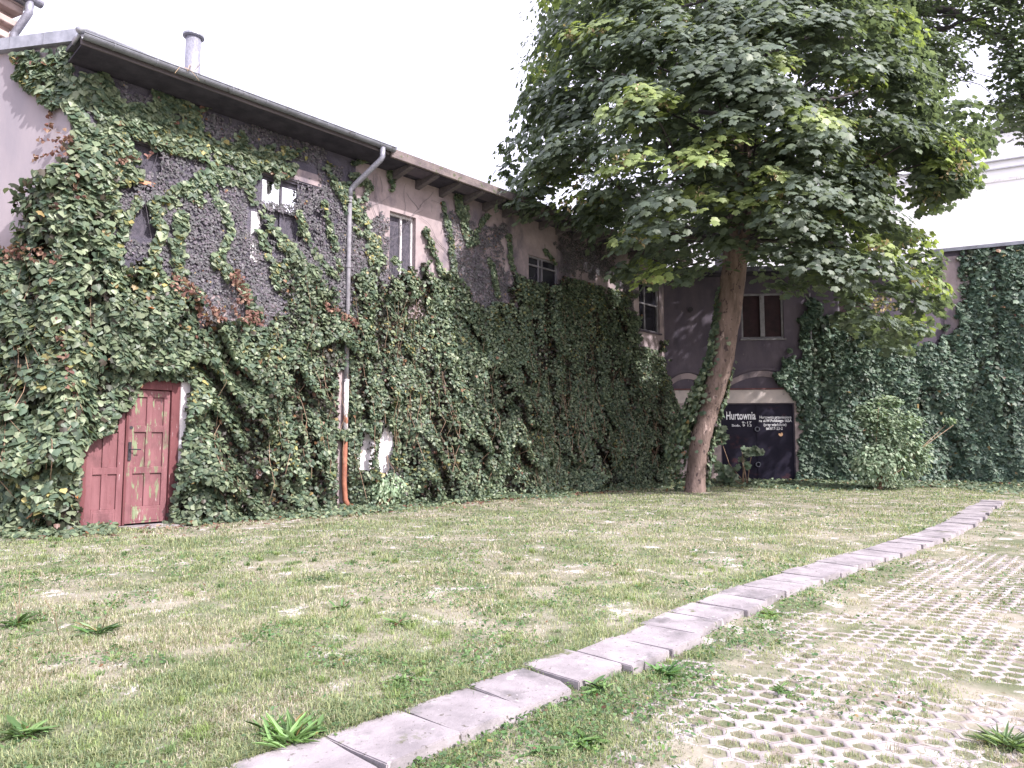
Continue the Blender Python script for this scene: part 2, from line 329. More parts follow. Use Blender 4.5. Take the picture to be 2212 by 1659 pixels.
# slabs
ordn = ['first','second','third','fourth','fifth','sixth','seventh','eighth','ninth','tenth','eleventh','twelfth','thirteenth','fourteenth','fifteenth','sixteenth','seventeenth','eighteenth','nineteenth','twentieth','twenty-first','twenty-second','twenty-third','twenty-fourth','twenty-fifth','twenty-sixth','twenty-seventh','twenty-eighth','twenty-ninth','thirtieth','thirty-first','thirty-second','thirty-third','thirty-fourth','thirty-fifth','thirty-sixth','thirty-seventh','thirty-eighth','thirty-ninth','fortieth','forty-first','forty-second','forty-third','forty-fourth','forty-fifth']
seg = np.array(RC); dl = np.r_[0, np.cumsum(np.hypot(*(seg[1:]-seg[:-1]).T))]
def rowpt(s):
    return np.array([np.interp(s, dl, seg[:, 0]), np.interp(s, dl, seg[:, 1])])
SLABS = []
s = .12; ns_ = 0
while s < dl[-1]-.3:
    c = rowpt(s+.25); t = rowpt(s+.5)-rowpt(s); ang = atan2(t[1], t[0])+random.uniform(-.045, .045)
    off = random.uniform(-.035, .035)
    c = c+np.array([sin(ang), -cos(ang)])*off
    half = .247; bm = bmesh.new()
    ring = []
    for (a, b) in [(-1, -1), (0, -1), (1, -1), (1, 0), (1, 1), (0, 1), (-1, 1), (-1, 0)]:
        j = .012 if a*b else .004
        ring.append((a*half+random.uniform(-j, j), b*half+random.uniform(-j, j)))
    if ns_ == 4: ring[2] = (.17, -.245); ring[3] = (.235, -.1)     # broken corner
    top = [bm.verts.new((x, y, 0)) for x, y in ring]; bot = [bm.verts.new((x, y, -.09)) for x, y in ring]
    bm.faces.new(top); bm.faces.new(bot[::-1])
    for q in range(8): bm.faces.new((top[q], bot[q], bot[(q+1) % 8], top[(q+1) % 8]))
    bmesh.ops.recalc_face_normals(bm, faces=bm.faces)
    bmesh.ops.bevel(bm, geom=[e for e in bm.edges if e.calc_face_angle(0) > .6], offset=.006, segments=2, affect='EDGES')
    me = bpy.data.meshes.new('paving_slab'); bm.to_mesh(me); bm.free(); me.materials.append(M['slab'])
    o = bpy.data.objects.new('paving_slab', me); COL.objects.link(o)
    o.location = (c[0], c[1], .004+random.uniform(-.006, .008)); o.rotation_euler = (random.uniform(-.02, .02), random.uniform(-.015, .015), ang)
    ex = {0: 'partly cut off by the bottom edge of the photo', 4: 'with a broken right corner and grass around it'}.get(ns_, 'in the curved row')
    tag(o, 'grey square concrete slab, %s from the bottom edge of the photo, %s' % (ordn[ns_], ex) if ns_ else 'grey square concrete slab nearest the viewer, partly cut off by the bottom edge', 'paving slab', 'concrete slabs laid in a curved row across the grass')
    SLABS.append((c, ang)); ns_ += 1
    s += .503+(random.random() < .25)*random.uniform(.01, .035)
# ============================================================ LEFT BUILDING
def wallholes(mb, x0, x1, z0, z1, holes, y=0, depth=.35):
    xs_ = sorted({x0, x1, *[h[0] for h in holes], *[h[1] for h in holes]}); zs_ = sorted({z0, z1, *[h[2] for h in holes], *[h[3] for h in holes]})
    for a, b in zip(xs_, xs_[1:]):
        for c, d in zip(zs_, zs_[1:]):
            cx, cz = (a+b)/2, (c+d)/2
            if any(h[0] < cx < h[1] and h[2] < cz < h[3] for h in holes): continue
            mb.add([(a, y, c), (b, y, c), (b, y, d), (a, y, d)], [(0, 1, 2, 3)])
    for h in holes:
        a, b, c, d = h; mb.add([(a, y, c), (b, y, c), (b, y, d), (a, y, d), (a, y+depth, c), (b, y+depth, c), (b, y+depth, d), (a, y+depth, d)],
                               [(0, 4, 5, 1), (1, 5, 6, 2), (2, 6, 7, 3), (3, 7, 4, 0)])
    return mb
fb = empty('warehouse_building', F.O, F.rot)
tag(fb, 'long two-storey plaster building with low eaves, its left facade smothered in ivy', 'building')
def FH(px, py, off=0): return F.hit(px, py, off)
W1 = (-.42, .40, 5.25, 7.05); W2 = (2.32, 3.80, 5.55, 7.15); W3 = (5.62, 6.42, 5.45, 7.12); W4 = (10.62, 12.0, 5.45, 7.02); W5 = (16.38, 17.72, 5.45, 7.18)
DR = (-.74, .86, -.02, 2.66)
wm = MB(); wallholes(wm, UL, UC, -.3, 8.3, [W1, W2, W3, W4, W5, DR])
wm.add([(UL, .36, -.3), (UC, .36, -.3), (UC, .36, 8.3), (UL, .36, 8.3)], [(0, 1, 2, 3)])
wm.build('wall', M['plaster'], fb)
rc = MB(); wallholes(rc, UL+.02, 4.62, 4.4, 8.2, [W1, W2], y=-.012, depth=.012); rc.build('roughcast_panel', M['roughcast'], fb)
tag(bpy.data.objects['roughcast_panel'], 'dark grey roughcast around the two left windows')
# inset plaster panel over W2
pp = MB(); pp.box(2.95, 3.72, -.03, -.014, 7.18, 7.44); pp.build('plaster_patch', M['plaster'], fb)
# pale wall at left
lw = MB()
rel = Matrix.Rotation(-F.rot, 3, 'Z')
def Lp(u, v, off=0): q = L.pt(u, v, off)-F.O; q = rel@Vector(q); return tuple(q)
lw.add([Lp(-9, -.3), Lp(.0, -.3), Lp(.0, 8.46), Lp(-9, 8.46)], [(0, 1, 2, 3)])
lw.build('side_wall', M['pale_plaster'], fb); tag(bpy.data.objects['side_wall'], 'pale lavender grey plaster wall at the left edge of the photo')
cp = MB(); cp.add([Lp(-9, 8.44, .12), Lp(.16, 8.44, .12), Lp(.16, 8.66, .12), Lp(-9, 8.66, .12), Lp(-9, 8.44, -.5), Lp(.1, 8.44, -.5), Lp(.1, 8.74, -.5), Lp(-9, 8.74, -.5)],
                   [(0, 1, 2, 3), (0, 4, 5, 1), (1, 5, 6, 2), (2, 6, 7, 3), (3, 7, 4, 0), (4, 7, 6, 5)])
for u_ in (-1.9, -1.25, -.55): cp.add([Lp(u_, 8.44, .128), Lp(u_+.02, 8.44, .128), Lp(u_+.02, 8.66, .128), Lp(u_, 8.66, .128)], [(0, 1, 2, 3)])
cp.build('coping', M['zinc'], fb)
# roof
OH = .86
rf = MB(); rf.extr([(-OH, 8.20), (-OH, 8.26), (5, 8.72), (5, 8.62)], UL-.12, 5.02); rf.extr([(-OH+.03, 8.20), (-OH+.03, 8.27), (5, 8.73), (5, 8.62)], 5.02, UC+.6)
roof = rf.build('roof', M['roof'], fb)
fl = MB(); fl.tube([(UL-.16, -OH-.02, 8.27), (UL-.05, -OH+.05, 8.36), (UL+.2, -OH, 8.33), (UL+.9, -OH-.0, 8.285)], [.05, .1, .07, .03], 8); fl.box(UL-.14, UL-.10, -OH+.02, -.45, 8.2, 8.30); fl.build('flashing', M['zinc'], fb, smooth=True)
fa = MB(); fa.box(5.0, UC+.62, -OH-.04, -OH+.03, 8.02, 8.235); fo = fa.build('fascia', M['fascia'], fb, bevel=.01)
fa = MB(); fa.box(UL-.1, 4.98, -OH+.02, -OH+.05, 8.08, 8.2); fa.build('fascia', M['wood_dark'], fb)
sf = MB(); sf.box(UL-.08, UC-.02, -OH+.052, -.004, 8.08, 8.11); sf.build('soffit', M['soffit'], fb)
sf = MB()
for i in range(17):
    u_ = 5.6+i*.78
    if u_ > UC-.2: break
    MB().extr([(-OH+.06, 8.075), (-OH+.06, 7.99), (-.006, 7.86), (-.006, 8.075)], u_, u_+.13).build('rafter', M['wood_dark'], fb)
pn = MB()
for i in range(17):
    u_ = 5.6+i*.78+.13
    if u_+.65 > UC-.1: break
    if i % 3 != 1: MB().extr([(-OH+.12, 8.07), (-OH+.12, 8.05), (-.3, 8.03), (-.3, 8.07)], u_+.02, u_+.63).build('soffit_board', M['dark_plaster'], fb)
# gutter: half round
gt = MB(); n = 10
prof = [(-OH-.07+.085*cos(pi+pi*k_/n), 8.21+.085*sin(pi+pi*k_/n)) for k_ in range(n+1)]; prof += [(-OH-.07+.078*cos(2*pi-pi*k_/n), 8.21+.078*sin(2*pi-pi*k_/n)) for k_ in range(n+1)]
gt.extr(prof, UL-.1, 5.05); gt.tube([(UL-.1, -OH-.158, 8.213), (5.05, -OH-.158, 8.213)], .012, 6)
gut = gt.build('gutter', M['gutter'], fb, smooth=False)
for i in range(9):
    u_ = UL+.35+i*.68; b_ = MB(); pr = [(-OH-.07+.094*cos(pi+pi*k_/8), 8.21+.094*sin(pi+pi*k_/8)) for k_ in range(9)]; pr += [(-OH-.07+.087*cos(2*pi-pi*k_/8), 8.21+.087*sin(2*pi-pi*k_/8)) for k_ in range(9)]
    b_.extr(pr, u_, u_+.025); b_.build('bracket', M['gutter'], gut)
# downpipe
dp = MB(); up = 4.43
dp.tube([(4.72, -OH-.07, 8.14), (4.72, -OH-.07, 7.93), (4.70, -OH-.03, 7.86), (4.49, -.24, 7.42), (up, -.11, 7.30), (up, -.085, 7.12)], .062, 12)
dwn = dp.build('downpipe', M['pipe_zinc'], fb, smooth=True)
q = MB(); q.tube([(up, -.085, 7.13), (up, -.085, 5.6), (up, -.085, 2.9)], .052, 12); q.build('pipe_section', M['grey_paint'], dwn, smooth=True)
q = MB(); q.tube([(up, -.10, 2.91), (up-.01, -.10, 1.6)], .055, 12); o = q.build('pipe_section', M['pipe_peel'], dwn, smooth=True); tag(o, 'pipe length with white paint peeling off orange rust')
q = MB(); q.tube([(up-.01, -.10, 1.62), (up-.02, -.11, .6), (up, -.14, .22), (up+.05, -.2, .08)], .058, 12); o = q.build('pipe_section', M['pipe_rust'], dwn, smooth=True); tag(o, 'rust red lowest pipe length')
for z in (7.1, 5.5, 3.6, 2.88, 1.62):
    q = MB(); q.tube([(up, -.085, z-.03), (up, -.085, z+.03)], .066, 12); q.build('pipe_collar', M['grey_paint'], dwn)
# vent stack
cu, cz = FH(415, 165, -1.2)
ch = MB(); ch.tube([(cu, 1.2, 8.1), (cu, 1.2, 10.0)], .155, 18); st = ch.build('vent_stack', M['pipe_zinc'], roof, smooth=True)
v_ = FH(415, 78, -1.2)[1]; st.data.transform(Matrix.Translation((0, 0, 0)))
for v in st.data.vertices:
    if v.co.z > 9: v.co.z = v_-.02
q = MB(); q.tube([(cu, 1.2, v_-.04), (cu, 1.2, v_-.02), (cu, 1.2, v_+.02), (cu, 1.2, v_+.03)], [.17, .215, .215, .12], 20); q.build('stack_rim', M['zinc'], st)
# windows -----------------------------------------------------
def bars(mb, a, b, c, d, y0, y1, w=.05, vs_=(), hs=()):
    mb.box(a, a+w, y0, y1, c, d); mb.box(b-w, b, y0, y1, c, d); mb.box(a+w, b-w, y0, y1, c, c+w); mb.box(a+w, b-w, y0, y1, d-w, d)
    for x in vs_: mb.box(x-w*.45, x+w*.45, y0+.004, y1-.004, c+w, d-w)
    for z in hs:
        e = [a+w]+[x for x in vs_]+[b-w]
        for i in range(len(e)-1):
            l_ = e[i]+(w*.45 if i else 0); r_ = e[i+1]-(w*.45 if i < len(e)-2 else 0); mb.box(l_, r_, y0+.004, y1-.004, z-w*.45, z+w*.45)
    return mb
def window(parent, w, mat, pane, y=.14, vs_=(), hs=(), fw=.05, sill=None, label=None):
    a, b, c, d = w; f = bars(MB(), a, b, c, d, y-.03, y+.03, fw, vs_, hs).build('window', mat, parent)
    if label: tag(f, label)
    MB().box(a+.01, b-.01, y+.032, y+.04, c+.01, d-.01).build('pane', pane, f)
    if sill: MB().box(a-.06, b+.06, -.07, y-.032, c-.06, c-.002).build('sill', sill, f, bevel=.01)
    return f
f1 = window(fb, W1, M['netting'], M['netting'], .06, hs=(6.3,), fw=.04, label='window closed off with dark netting, mostly overgrown')
MB().box(-.40, .25, -.05, .02, 6.25, 6.32).build('sill', surf('orange_wood', (.5, .22, .13), (.6, .3, .2), 5, .8, .3), f1)
f2 = window(fb, W2, M['roughcast'], M['netting'], .06, vs_=(2.80, 3.2), hs=(6.42,), fw=.05, label='window with two bright panes above a dark netted lower half')
MB().box(2.37, 2.775, .062, .068, 6.45, 7.02).build('pane', M['mirror_glass'], f2); MB().box(2.83, 3.17, .062, .068, 6.45, 6.97).build('pane', M['mirror_glass'], f2)
MB().box(2.12, 2.31, -.035, -.014, 5.2, 6.25).build('jamb', M['old_white'], f2)
f3 = window(fb, W3, M['old_white'], M['netting'], .16, vs_=(6.06,), fw=.055, label='tall narrow window with flaking white jambs and a dark netted opening')
f4 = window(fb, W4, M['grey_paint'], M['dark_glass'], .1, vs_=(11.15, 11.3), hs=(6.75,), fw=.05, label='dark open window with a white inner casement')
f5 = window(fb, W5, M['grey_paint'], M['dark_glass'], .1, vs_=(16.85,), hs=(6.45,), fw=.06, sill=M['dark_plaster'], label='grey six-pane window at the far end by the corner')
MB().box(-1, -.9, .5, .6, .5, .6)
# door --------------------------------------------------------
dfm = MB(); a, b, c, d = DR
dfm.box(a, a+.09, .02, .16, 0, d); dfm.box(b-.15, b, .0, .16, 0, d); dfm.box(a+.09, b-.15, .0, .16, d-.2, d); dfm.box(-.045, -.005, .03, .16, 0.02, d-.2)
dr = dfm.build('door', M['door_frame'], fb, bevel=.006); tag(dr, 'old wine red double door half hidden by ivy')
MB().box(a, b, .165, .19, 0, d).build('backing', M['dark'], dr)
def door_leaf(x0, x1, z0, z1, mat, rails, name='door_leaf'):
    m = MB(); st_ = .105; y0 = .065; fr = .035
    m.box(x0, x0+st_, y0, y0+.05, z0, z1); m.box(x1-st_, x1, y0, y0+.05, z0, z1); mid = (x0+x1)/2
    zz = [z0]+[r for r in rails]+[z1]
    hs = [.27]+[.12]*len(rails)
    segs = []
    m.box(x0+st_, x1-st_, y0, y0+.05, z0, z0+.3)
    pz = z0+.3
    for r in rails: m.box(x0+st_, x1-st_, y0, y0+.05, r, r+.12); segs.append((pz, r)); pz = r+.12
    m.box(x0+st_, x1-st_, y0, y0+.05, z1-.13, z1); segs.append((pz, z1-.13))
    for (p_, q_) in segs:
        m.box(mid-.05, mid+.05, y0, y0+.05, p_, q_)
    m.box(x0+st_, x1-st_, y0+.032, y0+.04, z0+.3, z1-.13)
    m.box(x0+st_+.03, x1-st_-.03, y0-.01, y0, z0+.04, z0+.25)
    return m.build(name, mat, dr, bevel=.005)
lf = door_leaf(a+.095, -.05, .015, d-.21, M['door'], [.93, 1.68]); tag(lf, 'left leaf, evenly faded red')
rl = door_leaf(.0, b-.155, .04, d-.21, M['door_peel'], [.93, 1.68]); tag(rl, 'right leaf with red paint peeling to green')
hd = MB(); hd.box(.012, .062, .042, .063, 1.17, 1.5); hd.tube([(.037, .045, 1.37), (.037, -.01, 1.37), (.05, -.015, 1.37), (.20, -.018, 1.365)], .011, 8); hd.tube([(.037, .046, 1.25), (.037, .03, 1.25)], .016, 10)
hd.build('handle', M['iron'], dr, smooth=False)
MB().tube([(.05, .069, 1.76), (.05, .055, 1.76)], .028, 14).build('keyhole', M['iron'], dr)
MB().box(-.1, 1.25, -.55, .06, -.12, .012).build('threshold', M['slab'], dr, bevel=.01)
rv = MB(); rv.box(.87, 1.03, -.02, .0-.002, .3, 2.72); o = rv.build('door_surround', M['pale_plaster'], fb); o.data.materials[0] = surf('white_plaster', (.66, .62, .66), (.80, .76, .80), 2, .9, .3, 14, extra=[((.32, .28, .30), 3, .58, .08, (1, 1, .6))])
ua_, _z = F.hit(765, 1000); ub_, _z = F.hit(885, 1000); MB().box(ua_, ub_, -.012, -.002, .15, 2.1).build('limewash_patch', bpy.data.objects['door_surround'].data.materials[0], fb)
# ============================================================ REAR WING
rb = empty('rear_wing_building', B.O, B.rot); tag(rb, 'dark shaded two-storey plaster wing behind the tree with a steel double gate', 'building')
BW = (2.78, 4.28, 5.25, 6.92); GT = (1.98, 4.50, 0, 2.86); RW = (6.2, 7.3, 5.5, 6.75)
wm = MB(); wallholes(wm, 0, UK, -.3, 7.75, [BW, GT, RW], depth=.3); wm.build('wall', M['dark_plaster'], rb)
MB().box(.02, 4.95, -.07, -.002, 2.90, 3.38).build('lintel_band', M['lintel'], rb, bevel=.01)
MB().box(.02, 4.9, -.11, -.06, 3.383, 3.44).build('drip_ledge', surf('rusty_ledge', (.10, .05, .05), (.16, .08, .08), 4, .8, .2), rb)
PM_ = surf('pier_plaster', (.30, .25, .25), (.45, .36, .34), 2.5, .9, .3, 12, extra=[((.18, .15, .16), 3, .56, .12, (1, 1, .5))])
for a_, b_ in ((.02, 1.94), (4.54, 4.93)): MB().box(a_, b_, -.045, -.002, -.2, 2.897).build('gate_pier', PM_, rb)
def arch(u0, u1, z0, rise, name):
    n = 16; mid = (u0+u1)/2; hw = (u1-u0)/2
    top = [(mid+hw*(2*i/n-1), z0+rise*(1-(2*i/n-1)**2)) for i in range(n+1)]
    low = [(x*1.0, z-.10) for x, z in top]
    m = MB()
    for i in range(n): m.prism([low[i], low[i+1], top[i+1], top[i]], -.07, -.003)
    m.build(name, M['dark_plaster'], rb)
    m = MB()
    low2 = [(mid+(x-mid)*.93, z-.13) for x, z in top]; bt = [(mid+(x-mid)*.93, z-.34) for x, z in top]
    for i in range(n): m.prism([bt[i], bt[i+1], low2[i+1], low2[i]], -.03, -.004)
    m.build(name, M['plaster'], rb)
arch(2.1, 4.75, 3.78, .42, 'arch_moulding'); arch(-.5+.52, 1.55, 3.78, .36, 'arch_moulding')
fw_ = window(rb, BW, M['grey_paint'], M['redboard'], .08, vs_=(3.53,), fw=.07, sill=M['grey_paint'], label='twin-leaf window boarded dark red behind a thick grey mullion')
MB().box(3.45, 3.61, -.0, .048, 5.32, 6.85).build('mullion', M['grey_paint'], fw_); 
window(rb, RW, M['grey_paint'], M['redboard'], .08, vs_=(6.75,), fw=.06, label='window boarded dark red behind the maple leaves')
MB().tube([(.95, -.12, 6.35), (.95, .0, 6.35)], .09, 14).build('vent', M['iron'], rb)
MB().tube([(5.2, -.06, 5.2), (5.2, -.06, 6.9)], .03, 8).build('conduit', M['grey_paint'], rb)
rr_ = MB(); rr_.extr([(-.55, 7.62), (-.55, 7.80), (3.2, 8.1), (3.2, 7.9)], .0, UK-.1); rr_.build('roof', M['roof'], rb)
MB().box(.02, UK-.12, -.5, -.003, 7.56, 7.615).build('soffit', M['soffit'], rb)
gl = (GT[0]+GT[1])/2
gm = MB(); gm.box(GT[0]+.005, gl-.008, .03, .07, .03, 2.84); gm.box(gl+.008, GT[1]-.005, .03, .07, .03, 2.84)
gate = gm.build('steel_gate', M['gate'], rb, bevel=.004); tag(gate, 'black blue steel double gate with white painted lettering')
MB().box(GT[0], GT[1], .09, .12, 0, 2.86).build('backing', M['dark'], gate)
MB().box(gl-.02, gl+.02, .012, .029, .05, 2.8).build('cover_strip', M['gate'], gate)
def BH(px, py): return B.hit(px, py)
for (px, py) in ((1635, 927), (1637, 1003)):
    u_, z_ = BH(px, py); t_ = MB(); nn = 18
    for (r0, r1, ya, yb) in ((.085, .068, -.09, .028),):
        vs_ = []; 
        for k_ in range(nn):
            c_, s_ = cos(2*pi*k_/nn), sin(2*pi*k_/nn); vs_ += [(u_+r0*c_, yb, z_+r0*s_), (u_+r0*c_, ya, z_+r0*s_), (u_+r1*c_, ya, z_+r1*s_), (u_+r1*c_, yb, z_+r1*s_)]
        fs_ = [(k_*4+e, k_*4+e+1, ((k_+1) % nn)*4+e+1, ((k_+1) % nn)*4+e) for k_ in range(nn) for e in range(3)]
        t_.add(vs_, fs_)
    t_.build('vent_ring', M['gutter'], gate)
def text(body, px0, py0, px1, py1, name, bold=0, off=.028, parent=None, sx=None, font_shear=0):
    """lettering filling the photo box (px0,py0)-(px1,py1) on the gate"""
    u0, z1 = B.hit(px0, py0); u1, z0 = B.hit(px1, py1)
    cu_ = bpy.data.curves.new('t', 'FONT'); cu_.body = body; cu_.size = 1; cu_.offset = bold; cu_.extrude = .002; cu_.resolution_u = 4
    to = bpy.data.objects.new('t', cu_); COL.objects.link(to); bpy.context.view_layer.update()
    me = bpy.data.meshes.new_from_object(to.evaluated_get(bpy.context.evaluated_depsgraph_get())); bpy.data.objects.remove(to); me.name = name
    co = np.zeros(len(me.vertices)*3); me.vertices.foreach_get('co', co); co = co.reshape(-1, 3)
    mn, mxx_ = co.min(0), co.max(0); x = (co[:, 0]-mn[0])/(mxx_[0]-mn[0])*(u1-u0)+u0; z = (co[:, 1]-mn[1])/(mxx_[1]-mn[1])*(z1-z0)+z0
    y = off-co[:, 2]*1.0-.002
    me.vertices.foreach_set('co', np.stack([x, y, z], 1).ravel()); me.materials.clear(); me.materials.append(M['letter'])
    o = bpy.data.objects.new(name, me); COL.objects.link(o); o.parent = parent; return o
text('Hurtownia', 1569, 889, 1633, 906.5, 'lettering', .018, parent=gate)
text('9-17', 1603, 910.5, 1624, 915, 'lettering', .012, parent=gate); text('Sob. 9 13', 1581, 916.5, 1624, 921.5, 'lettering', .012, parent=gate)
text('Hurtownia przeniesiona', 1641, 898, 1710, 906, 'lettering', .004, parent=gate); text('na ul.W.Polskiego 165A', 1640, 905.5, 1711, 913.5, 'lettering', .004, parent=gate)
text('(przy wiadukcie)', 1650, 914, 1699, 922, 'lettering', .004, parent=gate); text('tel.617-23-2', 1655, 922, 1691, 928.5, 'lettering', .004, parent=gate)
u_, z_ = BH(1687, 938); st_ = MB(); pl = [(u_+.075*cos(t), z_+.075*sin(t)) for t in np.linspace(radians(150), radians(425), 20)]+[(u_-.0, z_+.02)]
st_.prism(pl, .024, .027); st_.build('sticker', M['sticker'], gate)
# ============================================================ RIGHT WALL
rwb = empty('boundary_building', R.O, R.rot); tag(rwb, 'tall windowless wall with metal coping on the right, nearly hidden under ivy', 'wall')
RE = 4.6
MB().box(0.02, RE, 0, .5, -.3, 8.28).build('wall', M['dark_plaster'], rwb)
MB().extr([(-.16, 8.26), (-.16, 8.38), (.6, 8.46), (.6, 8.283), (-.12, 8.283), (-.12, 8.26)], -.3, RE+.1).build('coping', M['gutter'], rwb)
MB().box(0.03, .85, -.02, -.002, 5.0, 8.1).build('plaster_patch', M['plaster'], rwb)
# white building beyond
wb = empty('white_building', (22, 44, 0), radians(-27)); tag(wb, 'bright white building with grey horizontal cornice lines beyond the right wall', 'building')
wpl = Plane((22, 44), radians(-27))
(ua, za), (ub, zb) = wpl.hit(2212, 262), wpl.hit(1930, 325)
zt = wpl.hit(2130, 284)[1]
MB().box(-16, 30, 0, 10, 0, zt-.3).build('wall', M['white_wall'], wb)
mm = MB(); mm.box(-16, 30, -.3, 9.99, zt-.05, zt+.06); mm.build('roof', M['cornice_grey'], wb)
for dz, th, pr in ((-1.85, .07, .16), (-2.35, .07, .12), (-3.1, .2, .05)):
    MB().box(-16, 30, -pr, -.003, zt+dz-.1, zt+dz+th-.1).build('cornice', M['cornice_grey'] if dz > -2.5 else M['old_white'], wb)
# neighbour at top left
NP = Plane(at(24, 50, 15.5), radians(66))
nb = empty('neighbour_house', NP.O, NP.rot); tag(nb, 'brown plastered house corner with moulded cornice and rainwater pipe, top left', 'building')
def NH(px, py): return NP.hit(px, py)
ex, ez = NH(30, 60)
tz = NH(38, 14)[1]
eu = NH(22, 60)[0]
MB().box(eu-8, eu, .02, 6, 5, tz-.05).build('wall', M['old_wall'], nb)
cm = MB()
for (z_, pr) in ((tz-.28, .42), (tz-.62, .3), (tz-.95, .18)): cm.box(eu-8, eu+pr*.3, -pr*.6, 6, z_, z_+.17)
for (z_, pr) in ((tz-.11, .46),): cm.box(eu-8, eu+pr*.3, -pr*.6, 6, z_, z_+.05)
cm.build('cornice', M['old_wall'], nb, bevel=.02)
MB().box(eu-8, eu+.25, -.42, 6, tz-.05, tz+.02).build('roof', M['zinc'], nb)
g_ = MB(); prof = [(-.52+.12*cos(pi+pi*k_/8), tz+.06+.12*sin(pi+pi*k_/8)) for k_ in range(9)]; prof += [(-.52+.11*cos(2*pi-pi*k_/8), tz+.06+.11*sin(2*pi-pi*k_/8)) for k_ in range(9)]
g_.extr(prof, eu-8, eu+.35); g_.build('gutter', M['pipe_zinc'], nb)
MB().tube([(eu+.1, -.50, tz-.0), (eu+.1, -.50, tz-.30), (eu+.08, -.46, tz-.38), (eu+.02, -.20, tz-.72), (eu, -.16, tz-.80), (eu, -.16, tz-4)], .085, 14).build('downpipe', M['pipe_zinc'], nb, smooth=True)
# ============================================================ IVY
def facepath(u, v, off):
    """facade for u>UL, pale wall for u<UL"""
    P = F.pt(u, v, 0); Q = L.pt(u-UL, v, 0); m = (u < UL)[:, None]; w = sstep(-.45, .45, u-UL)[:, None]
    N = nrmz(L.N[None]*(1-w)+F.N[None]*w); return np.where(m, Q, P)+N*np.asarray(off, float).reshape(-1, 1), N
def rearpath(u, v, off):
    P = B.pt(u, v, off); Q = R.pt(u-UK, v, off); m = (u > UK)[:, None]
    return np.where(m, Q, P), np.where(m, R.N[None], B.N[None])
GREENS = np.array([(.110, .150, .095), (.065, .100, .066), (.150, .195, .118), (.088, .128, .086), (.215, .255, .160), (.120, .150, .090)])
def leafcols(n, pal=GREENS, w=None, brown=.01, jit=.18):
    c = pal[RNG.choice(len(pal), n, p=w)]*(1+RNG.normal(size=(n, 1))*jit); b = RNG.random(n) < brown
    c[b] = np.array([(.20, .11, .06), (.27, .20, .09), (.15, .075, .055)])[RNG.integers(0, 3, b.sum())]
    return np.clip(c, .01, .9)
def shell(path, tf, u, v, jitter=.05):
    """positions on the bulging surface of thickness tf(u,v) and its normals"""
    e = .06; t0 = tf(u, v); tu = (tf(u+e, v)-tf(u-e, v))/(2*e); tv = (tf(u, v+e)-tf(u, v-e))/(2*e)
    P, N = path(u, v, t0); Uv = np.stack([-N[:, 1], N[:, 0], 0*u], 1)
    n = N-np.clip(tu, -2, 2)[:, None]*Uv-np.clip(tv, -2, 2)[:, None]*np.array([0, 0, 1.])
    return P, nrmz(n), N, t0
MAIN = [(-400, 560), (0, 545), (40, 540), (50, 450), (90, 400), (140, 345), (170, 290), (205, 340), (235, 400), (235, 470), (215, 520), (262, 560), (330, 585), (400, 615), (432, 660), (440, 695), (575, 705), (635, 655), (600, 600), (598, 565), (640, 560), (700, 620), (742, 665), (774, 603), (868, 585), (930, 600), (975, 600), (1040, 655), (1075, 640), (1097, 675), (1115, 612), (1105, 604), (1203, 612), (1224, 568), (1273, 547), (1326, 575), (1345, 640), (1380, 735), (1440, 770), (1475, 900), (1490, 1075), (0, 1200), (-400, 1230)]
UPL = [(26, 105), (75, 92), (160, 105), (172, 165), (215, 160), (250, 185), (262, 232), (325, 235), (330, 175), (350, 185), (400, 222), (432, 275), (540, 322), (600, 315), (648, 335), (600, 352), (615, 400), (560, 395), (500, 355), (450, 372), (400, 322), (330, 308), (250, 285), (295, 340), (305, 390), (250, 400), (210, 350), (190, 420), (165, 310), (150, 240), (95, 222), (50, 190)]
STR = [([(430, 300), (470, 340), (455, 400), (480, 450)], 6), ([(640, 440), (655, 500), (690, 560), (730, 600)], 7), ([(560, 500), (585, 560), (600, 620)], 7), ([(330, 440), (350, 500), (330, 560), (350, 600)], 7), ([(480, 440), (500, 500), (470, 560)], 6), ([(700, 440), (720, 520), (735, 580)], 6), ([(850, 560), (880, 600)], 6), ([(1060, 560), (1075, 640)], 6), ([(960, 440), (975, 520), (985, 600)], 5), ([(232, 376), (246, 440), (267, 492), (258, 540)], 9), ([(300, 436), (275, 485)], 7), ([(345, 442), (390, 418), (425, 398), (465, 372), (520, 388)], 17), ([(400, 420), (440, 430)], 12),
       ([(527, 300), (545, 352), (540, 404), (562, 440), (590, 492), (633, 545), (672, 580), (700, 640)], 12), ([(560, 350), (640, 360), (600, 395), (620, 420)], 7), ([(703, 352), (738, 422), (770, 492)], 9),
       ([(745, 412), (775, 470), (800, 520), (818, 565)], 17), ([(760, 352), (800, 345), (842, 350), (850, 408)], 5), ([(765, 380), (800, 400), (790, 420)], 9),
       ([(920, 500), (940, 550), (958, 593), (990, 620)], 7), ([(994, 428), (1005, 487), (1020, 523)], 12), ([(1020, 520), (1052, 466)], 5), ([(380, 215), (430, 240), (470, 225)], 3), ([(640, 330), (665, 320)], 3),
       ([(1100, 510), (1108, 580)], 5), ([(1180, 540), (1200, 570)], 5), ([(395, 470), (380, 560), (400, 620)], 14), ([(470, 560), (520, 620), (560, 690)], 12)]
DOORX = [(172, 1140), (178, 975), (205, 948), (250, 932), (256, 895), (285, 880), (300, 835), (318, 818), (395, 822), (402, 812), (420, 830), (412, 900), (398, 985), (382, 1060), (372, 1120), (345, 1145)]
